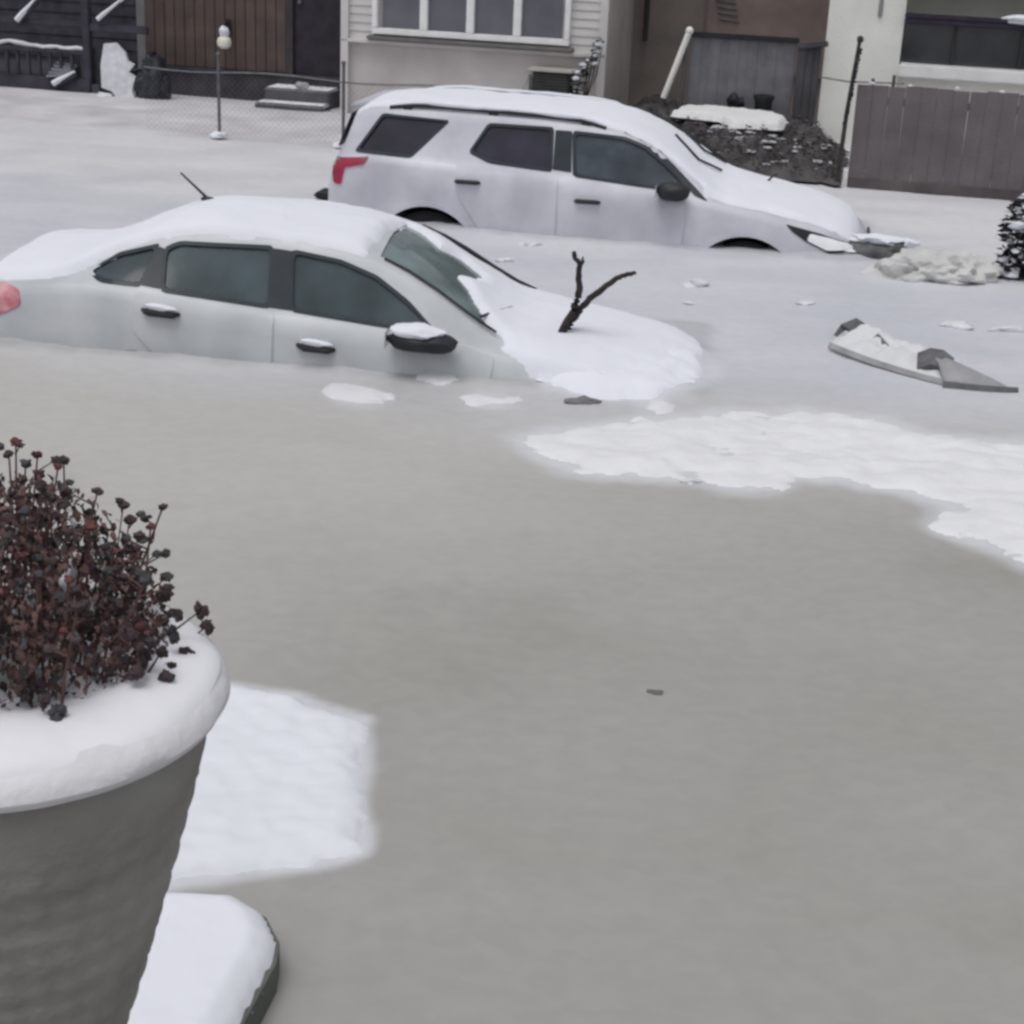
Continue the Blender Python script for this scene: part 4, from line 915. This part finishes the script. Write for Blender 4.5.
mb = MB(); mb.box((.92+2.6,-.02,1.67),(5.2,.30,.06),Matrix.Rotation(R(-4),3,'X'),.01); mb.box((.92+2.6,-.14,1.62),(5.2,.05,.07),None,.01); aw = obj('awning', mb, mat('dark_purple',(.03,.024,.045),.7,.2), H4)
mb = MB(); mb.blob((2.33,-.16,1.70),.12,(2.0,.6,.4),2,3,.3); obj('snow_cover', mb, SNOW, aw)
mb = MB(); mb.box((.62,-.01,1.74),(.05,.03,.22),None,.01); obj('wall_plate', mb, mat('grey_plate',(.26,.25,.26),.7), H4)
roof(H4, 0, 6.1, .0, 7, 5.0, 1.6)

# --- board fence, right
BF = place('board_fence', 3.56, 0, 0, 'weathered grey brown vertical board fence at the right, behind the snow strip', 'fence')
FB = mat('weathered_boards', (0.156,0.136,0.143), .85, .2, 2.5, .4, 30, col2=(0.112,0.100,0.106), fac2=.5)
rd = random.Random(4)
for i in range(27):
    mb = MB(); x = i*.168+.08; h_ = 1.12+rd.uniform(-.012,.012); mb.box((x,0,(h_-.4)/2),(.1672,.022,h_+.4),Matrix.Rotation(R(rd.uniform(-.4,.4)),3,'Y'),.004)
    obj('board', mb, FB, BF, False)
mb = MB()
for z in (.25,.95): mb.box((2.25,.035,z),(4.5,.04,.08))
obj('cross_rail', mb, FB, BF, False)
mb = MB(); mb.box((2.26,-.018,.07),(4.5,.012,.10)); obj('kickboard', mb, mat('dark_kick',(.095,.082,.084),.8,.3,3,.3), BF, False)
mb = MB()
for i in range(5): mb.blob((.10+i*.47+rd.uniform(-.04,.04),0,1.135),.028,(1.4,.7,.6),i,1,.3)
obj('snow_cover', mb, SNOW_DULL, BF)
fp = place('leaning_post', 3.50, -.05, 0, 'thin dark leaning post at the left end of the board fence', 'post')
mb = MB(); mb.tube([(-.06,0,-.2),(-.03,0,.8),(.02,0,1.55)],[.026,.024,.020],8); mb.blob((.025,0,1.58),.036,(1,1,1.1),2,2,.1); obj('pole', mb, mat('rusty_dark',(.045,.038,.036),.8,.3), fp)
mb = MB()
for i in range(22): mb.blob((-.035+.0033*i*1.0,-.012,.70+.037*i),.024,(1.1,1,1.0),i,1,.4)
obj('ivy_wrap', mb, BLACK, fp)

# --- chain link fence, left and middle
CF = place('chain_link_fence', -4.62, 0, 0, 'low sagging chain link fence with thin rail in front of the brown and cream houses', 'fence')
X1 = 4.6
for x in (.92,2.43,X1):
    mb = MB(); mb.tube([(x,0,-.2),(x,0,.96)],.020,8); mb.blob((x,0,.975),.03,(1,1,.8),1,2,0); ps = obj('post', mb, METAL, CF)
    mb = MB(); mb.blob((x,-.02,.06),.09,(1.2,1,.45),x,2,.3); obj('snow_cover', mb, SNOW, ps)
mb = MB(); mb.tube([(i*.3,0,.775-.02*math.sin(i*.9)) for i in range(16)],.011,6); obj('top_rail', mb, METAL, CF)
mb = MB(); k = 0
x = -.7
while x < X1:
    a0, a1 = max(0,x), min(X1,x+.7)
    mb.tube([(a0,.0,.05+(a0-x)),(a1,.0,.05+(a1-x))],.0010,3); mb.tube([(a0,.004,.75-(a0-x)),(a1,.004,.75-(a1-x))],.0010,3); x += .07
obj('wire_mesh', mb, METAL, CF)
WF = place('wire_fence', 3.15, .35, 0, 'thin sagging wire with small posts between pale house corner and board fence', 'fence')
mb = MB(); mb.tube([(0,0,1.13),(.3,0,1.10),(.9,0,1.12)],.010,5); obj('wire', mb, METAL, WF)
mb = MB(); mb.tube([(.78,0,-.1),(.78,0,1.2)],.022,6); obj('post', mb, METAL, WF)
mb = MB(); mb.tube([(.56,0,-.1),(.56,0,1.15)],.02,6); obj('post', mb, METAL, WF)

# yard snow strips (terrain) behind the fence on the left, low
def ym(x, y):
    d = min(y-.1+.15*fbm(x*.7,1,3), 3.4-y); return -1 if d <= 0 else .02+.03*min(1,d/1.2)*(1+.8*fbm(x*.6,y*2.6,6))
ys = height_sheet('yard_snow', -14,1.0,-.3,3.5,.09, ym, lambda x, y: -.0, mat('trodden_snow',(.42,.41,.44),.85,.1,1.2,.4,10,col2=(.60,.59,.62),fac2=.5), None)
ys.location = SW(0,0,0); ys.rotation_euler.z = PSI; tag(ys, kind='structure')

# dark snow-clotted shrub at right edge
leafy('snowy_shrub', (4.42,13.95,0), lambda r: (lambda a, u: (math.cos(a)*.36*u-.02+.05*math.sin(a*3), math.sin(a)*.28*u, r.uniform(.02,.76)*(1.1-.30*u)))(r.uniform(0,6.28), r.random()**.5), 1300, .085, mat('near_black_leaf',(.022,.022,.026),.8,.4,9,0), 'dark shrub clotted with white snow at the right edge of the ice', 'shrub', 14, 9, snowfrac=.07)

# ------------------------------------------------------------------ ledge, pier, planter in the foreground
LP = [(-1.45,1.6),(-1.5,4.10),(-.927,4.146),(-.765,4.149),(-.673,4.074),(-.617,3.955),(-.612,3.861),(-.673,3.515),(-.86,2.3),(-.98,1.6)]
e = empty('stone_ledge', (0,0,0), (0,0,0), 'low stone ledge under a smooth slab of snow beside the planter', 'ledge')
mb = MB(); mb.prism([(x+.012,y) for x,y in LP], -.3, .10); obj('stone', mb, mat('green_grey_stone',(.10,.108,.10),.8,.25,5,.4,30), e, False)
def lm(x, y):
    d = sdist((x,y), LP)+.006*fbm(x*3,y*3,2); return -1 if d <= 0 else .065*min(1,d/.07)**.55*(1+.12*fbm(x*3,y*3,5))+.002
height_sheet('snow_cover', -1.6,-.55,1.5,4.25,.014, lm, lambda x, y: .098, SNOW, e)
BRK = mat('pier_stone', (.16,.15,.14), .85, .2, 6, .4, 30)
mb = MB(); mb.box((-.69,2.03,.685),(.24,.24,1.175),None,.01)
tag(obj('stone_pier', mb, BRK), 'stone pier carrying the planter', 'pier')

pc = (-.69,2.03,0); ZT = 1.878
pot = empty('planter', (pc[0],pc[1],1.275), (0,0,0), 'large taupe basket-weave planter with snow-capped rim of dead flowers in the foreground', 'planter')
zt = ZT-1.24
def weave(r, z, a):
    # diagonal basket relief on the pot's wall
    if z > zt-.16: return r, z
    u = a*18/(2*math.pi)*2; v = z/.044
    k = (math.sin((u+v)*math.pi*.9)*math.sin((u-v)*math.pi*.9)); f_ = .5*math.sin(v*math.pi*5+u*2)*.25
    k = math.copysign(abs(k)**.6, k); return r+.0026*k+.0014*f_+.0010*noise.noise(Vector((u*1.3,v*1.3,4))), z
prof = [(.125,0)]
for i in range(1,90):
    z = (zt-.115)*i/89; u = z/(zt-.115); prof.append((.128+.146*u**.88, z))
prof += [(.276,zt-.10),(.274,zt-.05),(.25,zt-.015),(.24,zt-.04),(.235,zt-.10)]
mb = MB(); mb.lathe(prof, n=220, fn=weave)
def pot_mat():
    m = mat('taupe_resin', (.20,.188,.175), .8, .2, 5, .3, 50, col2=(.30,.295,.29), fac2=.52); return m
obj('pot', mb, pot_mat(), pot)
mb = MB(); mb.lathe([(.236,zt-.10),(.15,zt-.085),(0,zt-.08)], n=40); obj('soil', mb, mat('soil',(.04,.03,.025),.95,.3,20,.5), pot)
def srim(r, z, a):
    k = noise.noise(Vector((math.cos(a)*2.2,math.sin(a)*2.2,z*9)))
    return r+.006*k, z+.008*k
mb = MB(); mb.lathe([(.24,zt-.03),(.25,zt-.008),(.272,zt+.002),(.294,zt-.008),(.307,zt-.024),(.309,zt-.036),(.302,zt-.048),(.290,zt-.054),(.272,zt-.052),(.262,zt-.06)], n=120, fn=lambda r, z, a: (r+.002*noise.noise(Vector((math.cos(a)*5,math.sin(a)*5,z*30))), z))
obj('rim', mb, mat('frosted_rim', (.60,.60,.63), .85, .1, 8, .2, 40, col2=(.68,.68,.72), fac2=.5), pot)
R0 = [(.02,zt+.004),(.08,zt+.008),(.14,zt+.014),(.19,zt+.020),(.225,zt+.020),(.252,zt+.015),(.272,zt+.009),(.287,zt+.001),(.293,zt-.007),(.280,zt-.012)]
mb = MB(); mb.lathe(R0, n=120, fn=srim); obj('snow_cover', mb, mat('rim_snow',(.72,.72,.765),.8,.04,4,.2,14), pot)

# dried flowers: each stem its own mesh with a seed head of tiny dark bracts
DRY = mat('dried_stem', (0.115,0.068,0.063), .85, .35, 12, .2)
HEADS = [mat('seed_dark', (0.057,0.040,0.043), .9, .5, 30, 0), mat('seed_red', (0.094,0.035,0.035), .9, .5, 30, 0), mat('seed_grey', (0.061,0.061,0.066), .9, .4, 30, 0)]
PALEL = mat('bleached_leaf', (.52,.43,.38), .85, .15, 12, 0)
pl = empty('dried_plant', (pc[0],pc[1],ZT-.09), (0,0,0), 'cluster of dead reddish brown stems with dark seed heads in the planter', 'plant')
rd = random.Random(21); heads = []
NS = 76
OY = .055
for i in range(NS):
    a = rd.uniform(0,6.283); rr = .18*math.sqrt(rd.random()); bx, by = rr*math.cos(a), rr*math.sin(a)+OY
    lean = rd.uniform(.25,.95)*rr/.165; Lh = rd.uniform(.19,.315)*(1-.15*(rr/.165)**2)
    if bx > .03: Lh *= 1-.45*min(1,(bx-.03)/.14)
    tip = Vector((bx+math.cos(a)*lean*Lh*.8+rd.uniform(-.02,.02), by+math.sin(a)*lean*Lh*.6+rd.uniform(-.02,.02), .09+Lh))
    mid = Vector((bx,by,.03)).lerp(tip,.5)+Vector((rd.uniform(-.012,.012),rd.uniform(-.012,.012),.015))
    mb = MB(); mb.tube([(bx,by,0),tuple(mid),tuple(tip)],[.0026,.0022,.0014],5)
    side = []
    for k in range(rd.randint(2,4)):          # side sprigs, each ending in a head
        u = rd.uniform(.45,.95); p = Vector((bx,by,0)).lerp(mid,u*2) if u < .5 else mid.lerp(tip,(u-.5)*2); a2 = rd.uniform(0,6.28); q = p+Vector((math.cos(a2)*rd.uniform(.015,.04), math.sin(a2)*rd.uniform(.015,.04), rd.uniform(.005,.03))); mb.tube([p,q],[.0016,.001],4); side.append(q)
    for k in range(rd.randint(8,13)):
        u = rd.uniform(.15,.9); p = Vector((bx,by,.02)).lerp(tip,u); q = Matrix.Rotation(rd.uniform(0,6.28),3,'Z')@Matrix.Rotation(rd.uniform(.6,1.6),3,'Y'); sz = rd.uniform(.006,.013)
        mb.add([p+q@Vector(v)*sz for v in ((0,-.25,0),(.7,-.35,.1),(1.3,0,-.1),(.7,.35,.1),(0,.25,0))], [(0,1,2,3,4)])
    for n_, c0 in enumerate(side):
        mb.blob(c0, rd.uniform(.0048,.0078), (1.15,1.15,.85), i+n_*17, 2, .4, 1, freq=2.5)
    sobj = obj('stem', mb, [DRY if rd.random() < .9 else PALEL, HEADS[rd.choice((0,0,2))]], pl, False, False)
    hm = MB()
    for n_, c0 in enumerate([tip]):
        hm.blob(c0, rd.uniform(.0048,.0078), (1.15,1.15,.85), i+n_*31, 2, .4, freq=2.5)
        for k in range(rd.randint(1,3)):
            a2 = rd.uniform(0,6.28); d = rd.uniform(.003,.006); hm.blob(c0+Vector((math.cos(a2)*d, math.sin(a2)*d, rd.uniform(-.004,.002))), rd.uniform(.0035,.005), (1,1,.8), i*7+k, 1, .45, freq=2.5)
    obj('seed_head', hm, HEADS[rd.choice((0,0,1,2))], sobj, True, False)
# drooping outer sprays of small heads over the rim, right side
for i in range(23):
    a = rd.uniform(-1.2,.7); rr = rd.uniform(.14,.24); bx, by = rr*math.cos(a), rr*math.sin(a)+OY*.8
    z1 = .095+rd.uniform(.0,.10)*max(.3,(.26-rr)/.07); L1 = rd.uniform(.015,.045)
    tip = Vector((bx+math.cos(a)*L1, by+math.sin(a)*L1, z1+.035)); mb = MB(); mb.tube([(bx*.75,by*.75+.01,.02),(bx,by,z1),tuple(tip)],[.0024,.002,.0012],5)
    sobj = obj('stem', mb, DRY, pl, False, False); hm = MB()
    for k in range(rd.randint(4,8)):
        p = tip+Vector((rd.uniform(-.006,.006),rd.uniform(-.006,.006),rd.uniform(-.010,.004))); hm.blob(p, rd.uniform(.0045,.0075), (1,1,1.15), i*5+k, 2, .45, freq=2.5)
    obj('seed_head', hm, HEADS[rd.choice((0,0,2))], sobj, True, False)
sm_ = MB()
for i in range(60):
    a = rd.uniform(0,6.28); rr = .18*math.sqrt(rd.random()); z = rd.uniform(.10,.26); sm_.blob((rr*math.cos(a), rr*math.sin(a)+OY, z), rd.uniform(.006,.011), (.8,.8,1.9), i, 2, .4)
for i in range(9):
    a = rd.uniform(0,6.28); rr = .14*math.sqrt(rd.random()); sm_.blob((rr*math.cos(a), rr*math.sin(a)+OY, .085), rd.uniform(.03,.05), (1.2,1.1,.7), i, 3, .3)
tag(obj('snow_clots', sm_, SNOW, pl), kind='stuff')
um = MB()               # the tangle of small dead leaves and florets between the stems, past counting
for i in range(8200):
    a = rd.uniform(0,6.28); rr = .185*math.sqrt(rd.random()); hmax = .30*(1-.30*(rr/.185)**2)*(1-.45*max(0,min(1,(rr*math.cos(a)-.03)/.14))); z = .07+hmax*1.02*rd.random()**.95; k = 1+.30*z/.3
    p = Vector((rr*math.cos(a)*k, rr*math.sin(a)*k+OY, z)); q = Matrix.Rotation(rd.uniform(0,6.28),3,'Z')@Matrix.Rotation(rd.uniform(.5,1.7),3,'Y'); sz = rd.uniform(.0055,.0125)
    um.add([p+q@Vector(v)*sz for v in ((0,-.25,0),(.7,-.4,.15),(1.4,0,-.1),(.7,.4,.15),(0,.25,0))], [(0,1,2,3,4)], rd.choice((0,1,1,1,1,2)))
tag(obj('leaf_litter', um, [HEADS[0], DRY, HEADS[2]], pl, False, False), kind='stuff')
for i in range(24):       # bleached strap leaves standing between the stems
    a = rd.uniform(0,6.28); rr = .17*math.sqrt(rd.random()); bx, by = rr*math.cos(a), rr*math.sin(a)+OY; z1 = rd.uniform(.10,.22); w_ = rd.uniform(.002,.004)
    q = Vector((math.cos(a+1.6), math.sin(a+1.6), 0))*w_; b0 = Vector((bx,by,.03)); t1 = b0+Vector((math.cos(a)*.02,math.sin(a)*.02,z1)); m1 = b0.lerp(t1,.5)+Vector((rd.uniform(-.01,.01),0,0))
    mb = MB(); mb.add([b0-q,b0+q,m1+q,t1+q*.2,t1-q*.2,m1-q],[(0,1,2,5),(5,2,3,4)]); obj('leaf', mb, PALEL, pl, False, False)

# ------------------------------------------------------------------ camera
pitch, roll, F, HC = .363, .047, 1650, 2.95
fw = Vector((0, math.cos(pitch), -math.sin(pitch))); dn = Vector((0, -math.sin(pitch), -math.cos(pitch))); rt = Vector((1,0,0))
u = rt*math.cos(roll)-dn*math.sin(roll); v = rt*math.sin(roll)+dn*math.cos(roll)
cam = bpy.data.cameras.new('camera'); co = bpy.data.objects.new('camera', cam); C.objects.link(co)
M = Matrix((u, -v, -fw)).transposed().to_4x4(); M.translation = Vector((0,0,HC)); co.matrix_world = M
cam.sensor_width = 36; cam.lens = 36*F/1024; cam.clip_start = .05; cam.clip_end = 1000
bpy.context.scene.camera = co

# ------------------------------------------------------------------ overcast daylight
sc = bpy.context.scene
w = bpy.data.worlds.new('World'); sc.world = w; w.use_nodes = True
nt = w.node_tree; bg = nt.nodes['Background']
sky = nt.nodes.new('ShaderNodeTexSky'); sky.sky_type = 'NISHITA'; sky.sun_disc = False
sky.sun_elevation = R(72); sky.sun_rotation = R(212); sky.dust_density = 4; sky.air_density = 1.0; sky.ozone_density = 1.5
hs = nt.nodes.new('ShaderNodeHueSaturation'); hs.inputs['Saturation'].default_value = .16
nt.links.new(sky.outputs[0], hs.inputs['Color']); nt.links.new(hs.outputs[0], bg.inputs['Color']); bg.inputs['Strength'].default_value = .13
sl = bpy.data.lights.new('sun', 'SUN'); sl.energy = .7; sl.angle = R(35); sl.color = (1,.97,.94)
so = bpy.data.objects.new('sun', sl); C.objects.link(so)
el, az = R(72), R(212)
d = Vector((math.sin(az)*math.cos(el), math.cos(az)*math.cos(el), math.sin(el)))
so.rotation_euler = d.to_track_quat('Z', 'Y').to_euler()
sc.view_settings.view_transform = 'Standard'; sc.view_settings.look = 'None'; sc.view_settings.exposure = 0; sc.view_settings.gamma = 1
sc.cycles.pixel_filter_type = 'BLACKMAN_HARRIS'; sc.cycles.filter_width = 3.0
